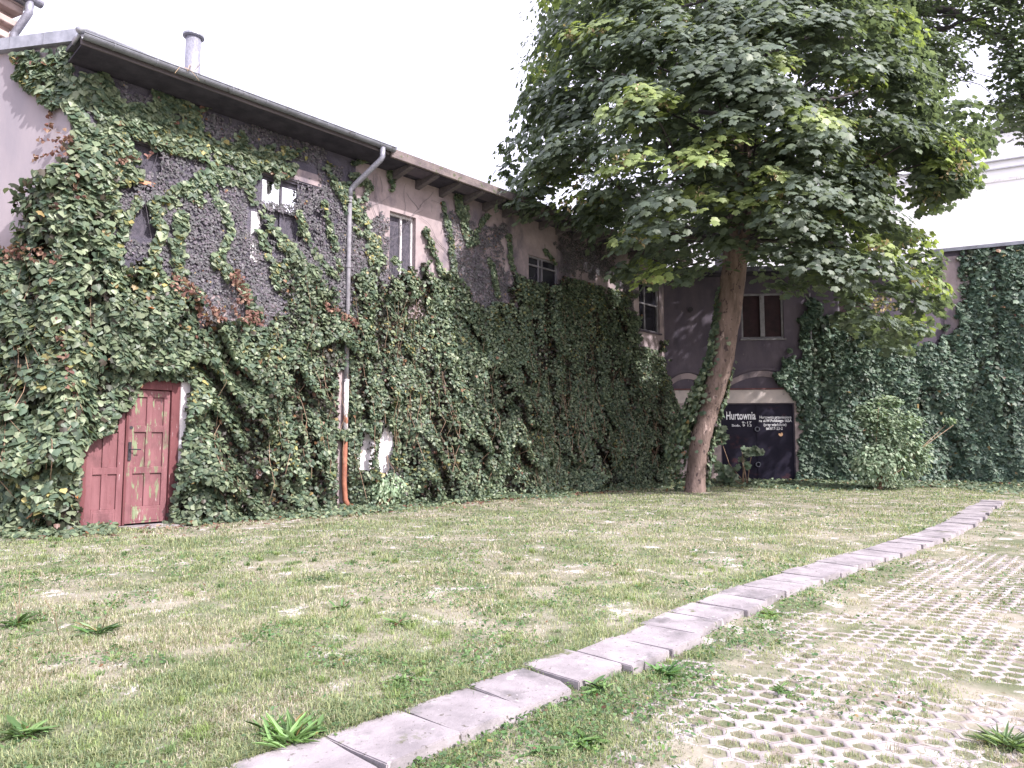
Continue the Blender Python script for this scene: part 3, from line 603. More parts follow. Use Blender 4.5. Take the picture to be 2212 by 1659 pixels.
HOLES = [DOORX, [(733, 796), (762, 796), (760, 928), (731, 928)], [(728, 950), (757, 950), (757, 1088), (730, 1088)], [(832, 892), (858, 945), (848, 1035), (822, 1020), (816, 985)], [(788, 918), (816, 955), (806, 1028), (776, 1010)], [(852, 1002), (874, 1012), (872, 1056), (853, 1056)], [(1283, 1000), (1292, 1005), (1290, 1020), (1283, 1018)],
         [(749, 440), (764, 440), (760, 490), (750, 490)], [(746, 640), (754, 640), (752, 690), (745, 690)], [(880, 645), (915, 640), (922, 690), (885, 690)], [(563, 366), (598, 372), (598, 432), (565, 425)], [(603, 380), (636, 390), (634, 434), (603, 432)]]
def jag(p, a=20):
    return p+np.stack([(vnoise(p[:, 0]*.03, p[:, 1]*.03, 12)-.5)*2*a+(vnoise(p[:, 0]*.12, p[:, 1]*.12, 13)-.5)*a, (vnoise(p[:, 0]*.03, p[:, 1]*.03, 14)-.5)*2.6*a+(vnoise(p[:, 0]*.14, p[:, 1]*.07, 15)-.5)*1.6*a], 1)
def strands(p):
    r = np.zeros(len(p), bool)
    for pts, w in STR:
        d, _, _ = segdist(p, pts); r |= d < w*(.15+1.25*vnoise(p[:, 0]*.09, p[:, 1]*.09, 4)+.35*(RNG.random(len(p))-.5))
    return r
def tmain(u, v):
    low = sstep(6.2, 1.0, v)
    w_ = u+.10*v+.5*vnoise(u*.6, v*.6, 71)
    big = fbm(u*.75+3, v*.55, 41, 2); st = vnoise(w_*2.6, v*.5, 17); sm = vnoise(w_*3.8, v*2.2, 29); cr_ = np.abs(vnoise(w_*1.5, v*.55, 83)-.5)*2
    fr_ = (v/1.15+1.6*vnoise(w_*1.1, v*.25, 301)+.5*vnoise(w_*3.1, v*.5, 302)) % 1.0; saw = (1-fr_)**1.3*(.10+.34*sstep(.3, .7, vnoise(u*.7, v*.7, 303)))
    edge = .45+.55*low; near_pipe = 1-.6*np.exp(-((u-4.5)/.3)**2)*sstep(3.6, 2.9, v)
    return near_pipe*np.clip(.10+edge*(.06+.52*np.clip(big-.25, 0, 1)+.30*(st-.35)+.22*(sm-.4)+.22*np.clip(cr_, 0, .4)-.16+saw), .04, .95)*(.35+.65*sstep(-.6, .25, np.abs(u-.06)-.95+(v > 2.75)*2))*np.where(v < .5, 1, 1)
def tflat(u, v): return .07+.09*vnoise(u*2.2, v*2.2, 6)
def sample(n, path, tf, u0, u1, v0, v1, inc, exc=(), dens=None):
    u = RNG.uniform(u0, u1, n); v = RNG.uniform(v0, v1, n); P0, _ = path(u, v, .08+0*u)
    p0 = project(P0); ok = inc(p0, u, v)
    if dens is not None: ok &= RNG.random(n) < dens(u, v)
    u, v = u[ok], v[ok]; P, n_, N, t = shell(path, tf, u, v); p = project(P); bad = np.zeros(len(u), bool)
    for h in exc: bad |= inpoly(p, h)
    k = ~bad; return u[k], v[k], P[k], n_[k], N[k], t[k]
def ivyset(name, S, size, depth, mat, T=IVY, up=.35, jit=.42, pal=GREENS, w=None, brown=.01, parent=None, colmod=None, tipj=.35):
    u, v, P, n_, N, t = S; k = len(u)
    d = np.abs(RNG.normal(size=k))*depth; d = np.minimum(d, np.maximum(t-.02, .01)); P = P-N*d[:, None]
    nr = n_+np.array([0, 0, up])+rnd(k, jit); flip = np.sum(nr*N, 1) < 0; nr[flip] -= 2*N[flip]*np.sum(nr[flip]*N[flip], 1)[:, None]
    tip = np.tile(np.array([[0, 0, -1.]]), (k, 1))+rnd(k, tipj)
    c = leafcols(k, pal, w, brown)
    if colmod is not None: c = colmod(u, v, c)
    sz = size(u, v)*(1+RNG.normal(size=k)*.22); sz = np.clip(sz, .02, .3)
    P = P-nrmz(tip)*sz[:, None]*.4
    return leafobj(name, P, nr, tip, sz, T, c, mat, parent)
def stems(name, paths, parent, r=.008, mat=None):
    m = MB()
    for p in paths: m.tube(p, [r*(1-.6*i/len(p)) for i in range(len(p))], 5, cap=False)
    return m.build(name, mat or M['stem'], parent, smooth=True)
iv = empty('ivy_plant', F.pt(3, 0)); tag(iv, 'thick green ivy climbing over the long left facade and around the red door', 'ivy')
iv.rotation_euler = (0, 0, 0)
size_f = lambda u, v: .064+.040*np.exp(-((u+1.5)/3.2)**2)+.012*vnoise(u*.7, v*.7, 3)
patch = lambda u, v, c: c*(1+.30*(fbm(u*.9, v*.9, 77)-.5)[:, None]*2)*np.array([1, 1, 1])
def colf(u, v, c):
    c = patch(u, v, c); y = (vnoise(u*.8+9, v*1.2, 55) > .66) & (RNG.random(len(u)) < .10); c[y] = c[y]*np.array([1.7, 1.25, .8]); return c
incM = lambda p, u, v: inpoly(jag(p), MAIN)
gapn = lambda u, v: .10+.90*sstep(.30, .50, .6*vnoise(u*3.0+.25*v, v*.75, 201)+.4*vnoise(u*6, v*4, 202))
S1 = sample(195000, facepath, tmain, -7, 18.6, .0, 6.6, incM, HOLES, dens=gapn)
ivyset('foliage', S1, size_f, .09, M['ivy'], IVY, .60, .50, parent=iv, brown=.005, colmod=colf)
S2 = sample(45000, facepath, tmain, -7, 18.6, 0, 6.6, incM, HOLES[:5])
ivyset('gap_shade_foliage', S2, size_f, .22, M['ivy'], IVY5, .2, .6, parent=iv, brown=.04, pal=np.array([(.035, .042, .026), (.05, .06, .035), (.05, .04, .028)]))  # woody inner leaves, darkened so the gap shade is in their colour
incU = lambda p, u, v: inpoly(jag(p, 12), UPL) | (strands(p) & ~inpoly(p, MAIN))
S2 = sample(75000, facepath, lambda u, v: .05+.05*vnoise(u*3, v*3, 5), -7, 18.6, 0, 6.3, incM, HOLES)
ivyset('gap_shade_mat', S2, lambda u, v: .085+0*u, .02, M['ivy_dull'], IVY5, .1, .5, parent=iv, brown=.05, pal=np.array([(.022, .026, .018), (.03, .03, .02), (.03, .024, .018)]))  # near-black leaf layer: painted shade that hides the pale wall in the gaps
S3 = sample(200000, facepath, tflat, -3.4, 12, 4.0, 8.35, incU, HOLES[7:], dens=lambda u, v: sstep(.22, .55, fbm(u*3.5, v*3.5, 66)))
ivyset('upper_foliage', S3, lambda u, v: .085+.03*np.exp(-((u+1.2)/3)**2)-.02*sstep(3, 9, u), .04, M['ivy'], IVY, .4, .38, parent=iv, colmod=colf)
# stems: exposed runners
ps = []
for i in range(120):
    u_ = random.uniform(-4, 17.5); v_ = random.uniform(.1, 2.0); pts = []; ht = random.uniform(1.2, 4.5); du = random.uniform(-.35, .35)
    for k_ in range(9):
        f_ = k_/8; uu = u_+du*f_*ht*.4+.06*sin(k_*1.7+i); vv = v_+ht*f_
        t_ = float(tmain(np.array([uu]), np.array([vv]))[0])+.0; P_, _ = facepath(np.array([uu]), np.array([vv]), np.array([t_-.03+.03*sin(k_)])); pts.append(tuple(P_[0]))
    pj = project(np.array(pts))
    if inpoly(pj, MAIN).all() and not inpoly(pj, DOORX).any(): ps.append(pts)
st1 = stems('stem', ps, iv, .007); st1.parent = iv; st1.matrix_parent_inverse = Matrix.Translation(-Vector(iv.location))
# withered strands (brown) around left corner and mid facade
BR = [([(105, 240), (110, 280), (90, 300), (75, 298)], 5), ([(95, 305), (140, 300)], 5), ([(85, 350), (130, 335), (140, 300)], 7), ([(150, 290), (160, 400), (175, 430)], 9), ([(190, 380), (240, 355), (290, 345)], 5), ([(20, 560), (60, 550), (120, 560)], 14), ([(0, 500), (20, 560)], 8),
      ([(370, 610), (420, 650), (440, 690)], 16), ([(450, 680), (560, 690)], 14), ([(500, 600), (520, 650)], 14), ([(130, 700), (150, 850), (140, 900)], 6), ([(350, 140*2.2), (300, 350)], 4), ([(700, 660), (760, 700)], 8)]
def incB(p, u, v):
    r = np.zeros(len(p), bool)
    for pts, w in BR: d, _, _ = segdist(p, pts); r |= (d < w*1.1) & (RNG.random(len(p)) < .10+.22*(vnoise(p[:, 0]*.12, p[:, 1]*.12, 3) > .5))
    return r
BP = np.array([(.22, .13, .10), (.30, .20, .15), (.15, .075, .065), (.19, .105, .09)])
S4 = sample(150000, facepath, lambda u, v: np.maximum(tmain(u, v)*.9, .12)*sstep(7.4, 5.5, v)+.08, -6, 6, 2, 8, incB)
ivyset('withered_foliage', S4, lambda u, v: .06+0*u, .03, M['dry'], IVY, .1, .9, pal=BP, brown=0, parent=iv)
# thin creeper (dusty small leaves flat on the upper wall)
TH = [[(200, 260), (330, 290), (520, 350), (620, 385), (700, 400), (760, 440), (830, 570), (860, 600), (760, 680), (430, 700), (400, 640), (235, 500), (200, 400)], [(690, 345), (745, 370), (745, 440), (700, 400)], [(775, 440), (835, 470), (835, 600), (790, 600)], [(960, 470), (1090, 490), (1100, 620), (1075, 660), (985, 640), (975, 560)], [(1210, 480), (1340, 560), (1345, 600), (1215, 600)], [(1040, 600), (1110, 610), (1100, 700), (1050, 690)], [(1340, 590), (1372, 610), (1378, 740), (1345, 700)], [(60, 120), (700, 300), (690, 380), (560, 340), (300, 240), (100, 230)]]
cr = empty('creeper', F.pt(2, 0)); tag(cr, 'thin dusty creeper clinging flat to the upper left facade around its windows', 'creeper')
NOT = [[(555, 345), (645, 366), (642, 442), (558, 432)], [(536, 425), (560, 428), (556, 500), (534, 500)], [(620, 340), (688, 355), (690, 388), (625, 372)], [(283, 285), (345, 290), (352, 372), (290, 370)], [(285, 440), (355, 450), (352, 530), (285, 515)], [(575, 452), (660, 470), (662, 515), (560, 520)]]
incT = lambda p, u, v: np.logical_or.reduce([inpoly(jag(p, 16), t) for t in TH])
S5 = sample(120000, facepath, lambda u, v: .03+.05*vnoise(u*3, v*3, 8), -2.2, 17.9, 3.6, 8.1, incT, HOLES[7:]+NOT, dens=lambda u, v: sstep(.20, .62, .55*fbm(u*1.3, v*1.3, 91)+.45*fbm(u*6, v*6, 92))*.95)
DUST = np.array([(.115, .112, .122), (.145, .138, .148), (.095, .098, .102), (.125, .108, .13)])
ivyset('foliage', S5, lambda u, v: .044+0*u, .010, M['creeper'], IVY, .22, .22, pal=DUST, brown=.006, parent=cr, tipj=.5)
ps = []
for i in range(150):
    u_ = random.uniform(-1, 10.6); v_ = random.uniform(4.6, 7.4); a_ = random.uniform(.5, 2.7); pts = []
    for k_ in range(random.randint(5, 12)):
        u_ += cos(a_)*.13; v_ += sin(a_)*.13; a_ += random.uniform(-.35, .35)
        if v_ > 7.95: break
        P_, _ = facepath(np.array([u_]), np.array([v_]), np.array([.035])); pts.append(tuple(P_[0]))
    if len(pts) > 3:
        pj = project(np.array(pts)); 
        if not any(inpoly(pj, h).any() for h in NOT+HOLES[7:]): ps.append(pts)
for i in range(26):
    u_ = random.uniform(-.8, 5.2); pts = []
    for k_ in range(10):
        P_, _ = facepath(np.array([u_+.25*sin(k_*.5+i)+.05*k_]), np.array([3.9+k_*.34]), np.array([.03])); pts.append(tuple(P_[0]))
    ps.append(pts)
o = stems('stem', ps, cr, .006, M['bark_grey']); o.matrix_parent_inverse = Matrix.Translation(-Vector(cr.location))
# ivy over rear wall and right wall
rv_ = empty('ivy_plant', R.pt(0, 0)); tag(rv_, 'dark ivy sheet covering the wall on the right of the steel gate', 'ivy')
RM = [(1738, 640), (1750, 635), (1762, 688), (1800, 690), (1860, 715), (1960, 735), (1985, 760), (2030, 735), (2075, 665), (2062, 560), (2120, 540), (2600, 500), (2600, 1090), (1722, 1062), (1738, 900), (1700, 845), (1672, 835), (1690, 785), (1735, 780), (1742, 700)]
def trear(u, v):
    b = fbm(u*.8, v*.6, 61, 2); s_ = vnoise(u*2.2+.4*v, v*.6, 19); return np.clip(.10+.34*np.clip(b-.25, 0, 1)+.2*(s_-.35)+.1*(vnoise(u*3, v*3, 23)-.4), .05, .6)*(.6+.4*sstep(7, 3, v))
S6 = sample(110000, rearpath, trear, 3.6, 14.2, 0, 8.25, lambda p, u, v: inpoly(jag(p, 16), RM), [[(1560, 870), (1722, 870), (1722, 1050), (1560, 1050)], [(1980, 668), (2022, 668), (2018, 738), (1985, 735)]], dens=gapn)
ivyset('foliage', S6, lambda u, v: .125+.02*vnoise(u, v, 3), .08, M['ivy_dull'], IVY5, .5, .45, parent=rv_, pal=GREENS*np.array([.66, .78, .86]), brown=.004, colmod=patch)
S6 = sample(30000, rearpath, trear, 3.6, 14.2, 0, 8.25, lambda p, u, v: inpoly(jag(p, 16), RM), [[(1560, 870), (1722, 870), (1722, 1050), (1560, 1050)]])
ivyset('gap_shade_foliage', S6, lambda u, v: .12+0*u, .2, M['ivy'], IVY5, .2, .6, parent=rv_, pal=GREENS*.35, brown=.01)  # outer greens cut dark, so shade between the leaves is painted in
# ============================================================ MAPLE
TP = [(1500, 1066, 21.4), (1503, 1040, 21.4), (1511, 960, 21.3), (1530, 890, 21.2), (1541, 850, 21.0), (1561, 772, 20.8), (1575, 671, 20.6), (1583, 604, 20.5), (1592, 520, 20.3), (1600, 400, 20.2), (1598, 280, 20.1), (1590, 150, 20.0), (1585, 30, 20.0), (1580, -90, 20.0)]
tp = [at(*q) for q in TP]; tp[0][2] = -.15; trunk_xy = tp[0]
mt = empty('maple_tree', (tp[0][0], tp[0][1], 0)); tag(mt, 'large leaning maple with a broad dense crown in front of the rear wing', 'tree')
PINV = lambda o, e: setattr(o, 'matrix_parent_inverse', Matrix.Translation(-Vector(e.location)))
fine = catmull([tuple(q) for q in tp], 5); m_ = MB()
rad = np.interp(np.linspace(0, 1, len(fine)), [0, .03, .1, .25, .5, .62, .8, 1], [.42, .32, .285, .30, .36, .36, .26, .12])
m_.tube([tuple(q) for q in fine], list(rad), 16, wob=.10); tk = m_.build('trunk', M['bark'], mt, smooth=True); PINV(tk, mt)
CA = [(1195, -150), (1180, 40), (1150, 160), (1110, 260), (1073, 330), (1073, 445), (1110, 462), (1200, 455), (1262, 475), (1285, 545), (1340, 595), (1400, 605), (1480, 600), (1520, 580), (1560, 540), (1640, 580), (1700, 625), (1790, 615), (1815, 690), (1900, 735), (1955, 745), (2045, 640), (2032, 560), (1985, 480), (1925, 400), (1925, 330), (1990, 330), (1975, 430), (2010, 440), (2062, 405), (2112, 385), (2140, 310), (2122, 215), (2050, 185), (2010, 110), (1960, 40), (1930, -150)]
CA2 = CA
def polydist(p, poly):
    d, _, _ = segdist(p, poly+[poly[0]]); return d
def blocked(P):
    inF = ((P-F.O)@F.N < .35) & ((P-F.O)@F.N > -9) & ((P-F.O)@F.U < UC+.4) & (P[:, 2] < 8.8)
    inB = ((P-B.O)@B.N < .35) & ((P-B.O)@B.N > -3.6) & ((P-B.O)@B.U > 0) & (P[:, 2] < 8.6)
    inR = ((P-R.O)@R.N < .5) & ((P-R.O)@R.N > -1.2) & ((P-R.O)@R.U > 0) & (P[:, 2] < 8.8)
    return inF | inB | inR
def crown_centres(n, poly, yc, hd, sc, bias=.5):
    out = []
    xs_ = [q[0] for q in poly]; ys_ = [q[1] for q in poly]
    while len(out) < n:
        p = np.stack([RNG.uniform(min(xs_)-20, max(xs_)+20, 2000), RNG.uniform(min(ys_), max(ys_), 2000)], 1)
        p = p[inpoly(p, poly)]; e = np.clip(polydist(p, poly)/sc, 0, 1); e_ = np.sqrt(1-(1-e)**2)*hd
        s_ = np.where(RNG.random(len(p)) < .62, -1, 1)*RNG.beta(3, 1.2, len(p)); Yd = yc+s_*e_
        k = e*sc > 7; p = p[k]; Yd = Yd[k]; e = e[k]
        P = np.array([at(a, b, y) for (a, b), y in zip(p, Yd)]); ok = ~blocked(P)
        out += list(P[ok])
    return np.array(out[:n])
def plates(C, axis, R0, R1, per, size, T, pal, name, mat, parent, poly=None, yel=.12, droop=.55, seeds=False, flatz=.30):
    pos = []; nr = []; tp_ = []; col = []; sz = []; sd_ = []
    for c in C:
        r_ = random.uniform(R0, R1); k = int(per*(r_/R1)**2*random.uniform(.7, 1.2)); o = c-axis(c); o[2] *= .25; o = o/max(np.linalg.norm(o), 1e-6)
        rr = np.sqrt(RNG.random(k))*r_; th = RNG.uniform(0, 2*pi, k); lx = rr*np.cos(th); ly = rr*np.sin(th)
        H = np.stack([lx, ly, -droop*rr*rr/r_+RNG.normal(size=k)*.07*r_-RNG.exponential(.10, k)*r_], 1)
        H[:, 2] -= .35*(H@np.array([o[0], o[1], 0])).clip(-1, 1)
        P = c+H; out = np.stack([np.cos(th), np.sin(th), 0*th], 1)*(rr/r_)[:, None]
        n_ = np.array([0, 0, 1.])+out*.55+o*.45+rnd(k, .30); tt = out*.8+o*.7+np.array([0, 0, -.75])+rnd(k, .3)
        y = random.random() < yel and True
        c0 = pal[RNG.integers(0, len(pal), k)]*(1+RNG.normal(size=(k, 1))*.14)*random.uniform(.8, 1.2)
        if y: c0 = c0*np.array([1.9, 1.85, 1.0]); sd_.append((c, r_))
        pos.append(P); nr.append(n_); tp_.append(tt); col.append(c0); sz.append(size*(1+RNG.normal(size=k)*.2).clip(.5, 1.5))
    P = np.concatenate(pos); k = ~blocked(P)
    H_ = P-np.array(sd)[None]*((P[:, 1]-21.3)/sd[1])[:, None]; wob_ = .35*(vnoise(H_[:, 2]*2, H_[:, 0]*2, 7)-.5)
    k &= ~((np.abs(H_[:, 0]-5.55+.12*H_[:, 2]*-1+wob_) < .6) & (H_[:, 2] < 2.9) & (H_[:, 2] > -.6) & (P[:, 1] < 20.6))      # opening in the crown that lets the sun reach the trunk foot
    if poly is not None:
        pj = project(P); k &= inpoly(pj, poly) | (polydist(pj, poly) < 30*RNG.random(len(P)))
    A = lambda q: np.concatenate(q)[k]
    o = leafobj(name, A(pos), A(nr), A(tp_), A(sz), T, np.clip(A(col), .01, .8), mat, parent)
    return o, sd_
ax_m = lambda c: np.array([np.interp(c[2], [q[2] for q in tp], [q[0] for q in tp]), np.interp(c[2], [q[2] for q in tp], [q[1] for q in tp]), min(c[2]-.5, 9)])
CM = crown_centres(600, CA, 20.6, 5.2, 300)
MP = np.array([(.128, .165, .118), (.108, .142, .110), (.150, .188, .125), (.118, .152, .118)])
cw, sds = plates(CM, ax_m, .45, .98, 165, .165, MAPLE, MP, 'crown', M['maple'], mt, CA, yel=.14)
# limbs
def limbs(axis_pts, C, frac, r0, name, mat, parent, zoff=-.9, every=1):
    m = MB(); A_ = np.array(axis_pts)
    for i, c in enumerate(C[::every]):
        tgt = max(A_[0][2], c[2]-1.2-random.uniform(.0, .35)*np.hypot(*(c-A_[0])[:2])); j = int(np.argmin(np.abs(A_[:, 2]-tgt))); a = A_[j]; d = c-a
        mid = a+d*.45+np.array([0, 0, -.10*np.linalg.norm(d)])*random.uniform(-.3, 1)+RNG.normal(size=3)*.15; Ld = np.linalg.norm(d)
        pts = catmull([tuple(a), tuple(mid), tuple(a+d*.8+RNG.normal(size=3)*.12), tuple(c+np.array([0, 0, -.08]))], 4)
        rr = r0*min(1, Ld/5)*random.uniform(.5, 1); m.tube([tuple(q) for q in pts], [rr*(1-.85*k/(len(pts)-1)) for k in range(len(pts))], 6)
    o = m.build(name, mat, parent, smooth=True); return o
lb = limbs([tuple(q) for q in fine[int(len(fine)*.62):]], CM, 1, .085, 'branch', M['bark_dark'], mt, every=9); PINV(lb, mt)
# seed clusters
m = MB(); KP = []; KN = []
for c, r_ in sds:
    for k_ in range(random.randint(4, 9)):
        a_ = random.uniform(0, 2*pi); q = c+np.array([cos(a_)*r_*.6*random.random(), sin(a_)*r_*.6*random.random()-.2, -.25-random.random()*.25])
        for e in range(5): KP.append(q+RNG.normal(size=3)*.05); KN.append(RNG.normal(size=3))
KP = np.array(KP); KN = np.array(KN); k = len(KP)
if k: leafobj('seed_cluster', KP, KN, np.tile([[0, 0, -1.]], (k, 1))+rnd(k, .3), np.full(k, .10), OVAL, np.clip(np.array([(.42, .34, .22)])*(1+RNG.normal(size=(k, 1))*.15), .05, .9), M['dry'], mt)
# trunk ivy
ti = empty('ivy_plant', (tp[0][0]-.4, tp[0][1], 0)); tag(ti, 'ivy column climbing the left side of the leaning maple trunk', 'ivy')
pos = []; nn_ = []
fz = np.array(fine); k = 5200
h = RNG.random(k)**.75*6.2; ang = RNG.normal(size=k)*.55+pi-.55; back = RNG.random(k) < .16; ang[back] = RNG.normal(size=back.sum())*.35+.15
ok = RNG.random(k) < np.where(back, sstep(4.2, 2.5, h), sstep(6.2, 4.2, h)*(.25+.75*sstep(.6, 1.8, h))); h = h[ok]; ang = ang[ok]; k = len(h)
cx = np.interp(h, fz[:, 2], fz[:, 0]); cy = np.interp(h, fz[:, 2], fz[:, 1]); rr = .37+np.where(np.cos(ang) < 0, .05+.62*sstep(5.0, 1.0, h)*RNG.random(k), .0+.08*RNG.random(k))
D_ = np.stack([np.cos(ang), np.sin(ang)*.9, 0*h], 1); P = np.stack([cx, cy, h], 1)+D_*rr[:, None]
leafobj('foliage', P, D_+np.array([0, -.3, .35])+rnd(k, .4), np.tile([[0, 0, -1.]], (k, 1))+rnd(k, .35), .115*(1+RNG.normal(size=k)*.2).clip(.5, 1.5), IVY5, leafcols(k), M['ivy'], ti)
# ============================================================ REAR TREE
rt = empty('broadleaf_tree', (9.6, 30.5, 0)); tag(rt, 'taller smaller-leaved tree behind the rear wing with a long limb reaching right', 'tree')
RT = [at(1560, 900, 30.5), at(1565, 400, 30.5), at(1572, 100, 30.2), at(1566, -100, 30.2), at(1560, -300, 30.2)]; RT[0][2] = -.1
m = MB(); m.tube([tuple(q) for q in catmull([tuple(q) for q in RT], 5)], list(np.linspace(.45, .2, 21)), 12, wob=.06); o = m.build('trunk', M['bark_grey'], rt, smooth=True); PINV(o, rt)
LP = [at(1572, 150, 30.2), at(1750, 60, 28.5), at(1924, 30, 27), at(2035, 20, 26), at(2080, 38, 25.6), at(2155, 72, 25), at(2195, 125, 24.6), at(2210, 220, 24.4)]
m = MB(); m.tube([tuple(q) for q in catmull([tuple(q) for q in LP], 5)], list(np.linspace(.24, .05, 36)), 8, wob=.06)
m.tube([tuple(at(2085, 40, 25.6)), tuple(at(2050, 60, 25.8)), tuple(at(2000, 72, 26)), tuple(at(1950, 62, 26.4))], [.1, .08, .07, .05], 7)
m.tube([tuple(at(2100, 30, 25.6)), tuple(at(2150, 5, 25.6)), tuple(at(2200, -40, 25.5))], [.1, .08, .05], 7); o = m.build('limb', M['bark_dark'], rt, smooth=True); PINV(o, rt)
CB = [(1215, -250), (1170, 10), (1130, 60), (1130, 135), (1180, 200), (1280, 400), (1400, 590), (1480, 625), (1800, 640), (1900, 360), (2000, 260), (2000, 60), (2050, -250)]
CB2 = [(1860, -150), (2330, -200), (2340, 330), (2190, 285), (2140, 235), (2165, 130), (2140, 80), (2085, 75), (2080, 165), (1990, 215), (1900, 150)]
ax_r = lambda c: np.array([9.2, 30, min(c[2]-.5, 12)])
RP = np.array([(.11, .145, .105), (.125, .16, .11), (.145, .19, .11)])
C1 = crown_centres(560, CB, 29, 4.5, 260)
c1, _ = plates(C1, ax_r, .7, 1.4, 190, .17, OVAL, RP, 'crown', M['limeleaf'], rt, CB, yel=.03, droop=.4)
C2 = crown_centres(330, CB2, 25.4, 2.2, 110)
c2, _ = plates(C2, ax_r, .5, .9, 105, .15, IVY5, RP*1.1, 'hanging_foliage', M['limeleaf'], rt, CB2, yel=.1, droop=.5)
lb = limbs([tuple(q) for q in RT[1:]], C1, 1, .1, 'branch', M['bark_dark'], rt, every=14); PINV(lb, rt)
lb = limbs([tuple(q) for q in LP[2:]], C2, 1, .05, 'branch', M['bark_dark'], rt, every=24); PINV(lb, rt)
# ============================================================ SHRUBS
def shrub(name, base, blobs, n, size, pal, label, cat, T=OVAL, stemsn=14, mat='bush'):
    e = empty(name, (base[0], base[1], 0)); tag(e, label, cat); pos = []; nr = []
    wts = np.array([(b[3]*b[4])**.65 for b in blobs]); ch_ = RNG.choice(len(blobs), n, p=wts/wts.sum())
    bl = np.array([[b[0], b[1], b[2]] for b in blobs])[ch_]; rx = np.array([b[3] for b in blobs])[ch_]; rz = np.array([b[4] for b in blobs])[ch_]
    d = nrmz(rnd(n)); rad_ = RNG.random(n)**.4; P = bl+d*np.stack([rx, rx*.7, rz], 1)*rad_[:, None]
    lump = vnoise(P[:, 0]*2.3, P[:, 2]*2.3, 5) > .3; P = P[lump & (P[:, 2] > .03)]; d = d[lump & True][:len(P)] if False else nrmz(P-np.array(base)-np.array([0, .3, .6])); k = len(P)
    leafobj('foliage', P, d*.5+np.array([0, -.35, .6])+rnd(k, .4), d*.6+np.array([0, -.2, -.5])+rnd(k, .4), size*(1+RNG.normal(size=k)*.25).clip(.5, 1.6), T, leafcols(k, pal, None, 0), M[mat], e)
    m = MB()
    for i in range(stemsn):
        b = blobs[i % len(blobs)]; tgt = np.array(b[:3])+RNG.normal(size=3)*b[3]*.4
        m.tube([(base[0]+random.uniform(-.15, .15), base[1]+random.uniform(-.1, .1), -.05), tuple((np.array(base)+tgt)/2+RNG.normal(size=3)*.1), tuple(tgt)], [.02, .014, .006], 5)
    o = m.build('stem', M['stem'], e, smooth=True); PINV(o, e)
BG = np.array([(.20, .27, .18), (.25, .32, .22), (.15, .22, .14), (.30, .36, .25)])
def bl(px, py, Y, rx, rz): q = at(px, py, Y); return (q[0], q[1], q[2], rx, rz)
shrub('leafy_shrub', (gpt(1925, 1062)[0], 22.3, 0), [bl(1935, 930, 22.3, .9, .75), bl(1880, 900, 22.6, .55, .5), bl(1900, 1000, 22.2, .9, .7), bl(1965, 985, 22.2, .7, .7), bl(1990, 912, 22.2, .75, .18), bl(2030, 908, 22.2, .5, .14), bl(1915, 868, 22.7, .5, .22)], 6200, .12, BG, 'pale green oval-leaved shrub standing before the right ivy wall', 'shrub')
shrub('maple_sapling', (gpt(1590, 1046)[0], 24.2, 0), [bl(1600, 1000, 24.0, .3, .2), bl(1612, 975, 23.9, .35, .13), bl(1632, 970, 23.8, .25, .1), bl(1580, 1020, 24.2, .3, .3), bl(1560, 1000, 24.3, .3, .5), bl(1556, 950, 24.4, .25, .5)], 420, .17, BG*.7, 'small maple sapling growing at the left leaf of the steel gate', 'sapling', T=MAPLE, stemsn=8)
q = F.pt(5.2, .4, .45); shrub('nettle_clump', (q[0], q[1], 0), [(q[0], q[1], .35, .35, .35), (q[0]+.2, q[1]+.2, .5, .3, .3)], 500, .07, BG*1.3, 'fresh green weed clump at the facade foot right of the rusty pipe', 'weed clump', stemsn=8)
q = F.pt(1.25, .2, .35); shrub('nettle_clump', (q[0], q[1], 0), [(q[0], q[1], .18, .3, .2), (q[0]+.25, q[1]+.3, .15, .25, .15)], 420, .06, BG*1.2, 'low leafy weeds at the right foot of the red door', 'weed clump', stemsn=6)
# ground ivy fringe along the walls
def fringe(name, path, u0, u1, n, w, label, hscale=.18, size=.07, exc=None):
    u = RNG.uniform(u0, u1, n); off = .15+np.abs(RNG.normal(size=n))*w*(.4+vnoise(u*1.2, u*0, 9)); z = (.02+RNG.random(n)*hscale*np.exp(-off/w*1.2)+.02)
    P, N = path(u, z, off); pj = project(P); k = np.ones(n, bool)
    if exc: k &= ~inpoly(pj, exc)
    P = P[k]; N = N[k]; kk = len(P)
    o = leafobj(name, P, N*.3+np.array([0, 0, 1.])+rnd(kk, .4), N+rnd(kk, .6), size*(1+RNG.normal(size=kk)*.25).clip(.4, 1.7), IVY, leafcols(kk, GREENS*1.1, None, .05), M['ivy'])
    tag(o, label, 'ground cover', kind='stuff'); return o
fringe('ground_ivy', facepath, -6, 18.3, 15000, .38, 'low ivy and leaf litter creeping along the foot of the left facade', exc=[(250, 1105), (375, 1090), (400, 1160), (250, 1160)])
fringe('ground_ivy', rearpath, -1.0, 14.2, 17000, 1.0, 'low ivy ground cover in front of the steel gate and right wall', .22, .09)
# dry leaf litter
n = 1500; u = RNG.uniform(-6, 17, n); off = .2+np.abs(RNG.normal(size=n))*.55; P, N = facepath(u, .015+0*u, off)
o = leafobj('leaf_litter', P, np.array([[0, 0, 1.]])+rnd(n, .35), rnd(n), .06*(1+RNG.normal(size=n)*.3).clip(.4, 1.6), IVY, leafcols(n, BP, None, 0), M['dry']); tag(o, 'dry brown leaves scattered on the grass below the ivy facade', 'leaf litter', kind='stuff')
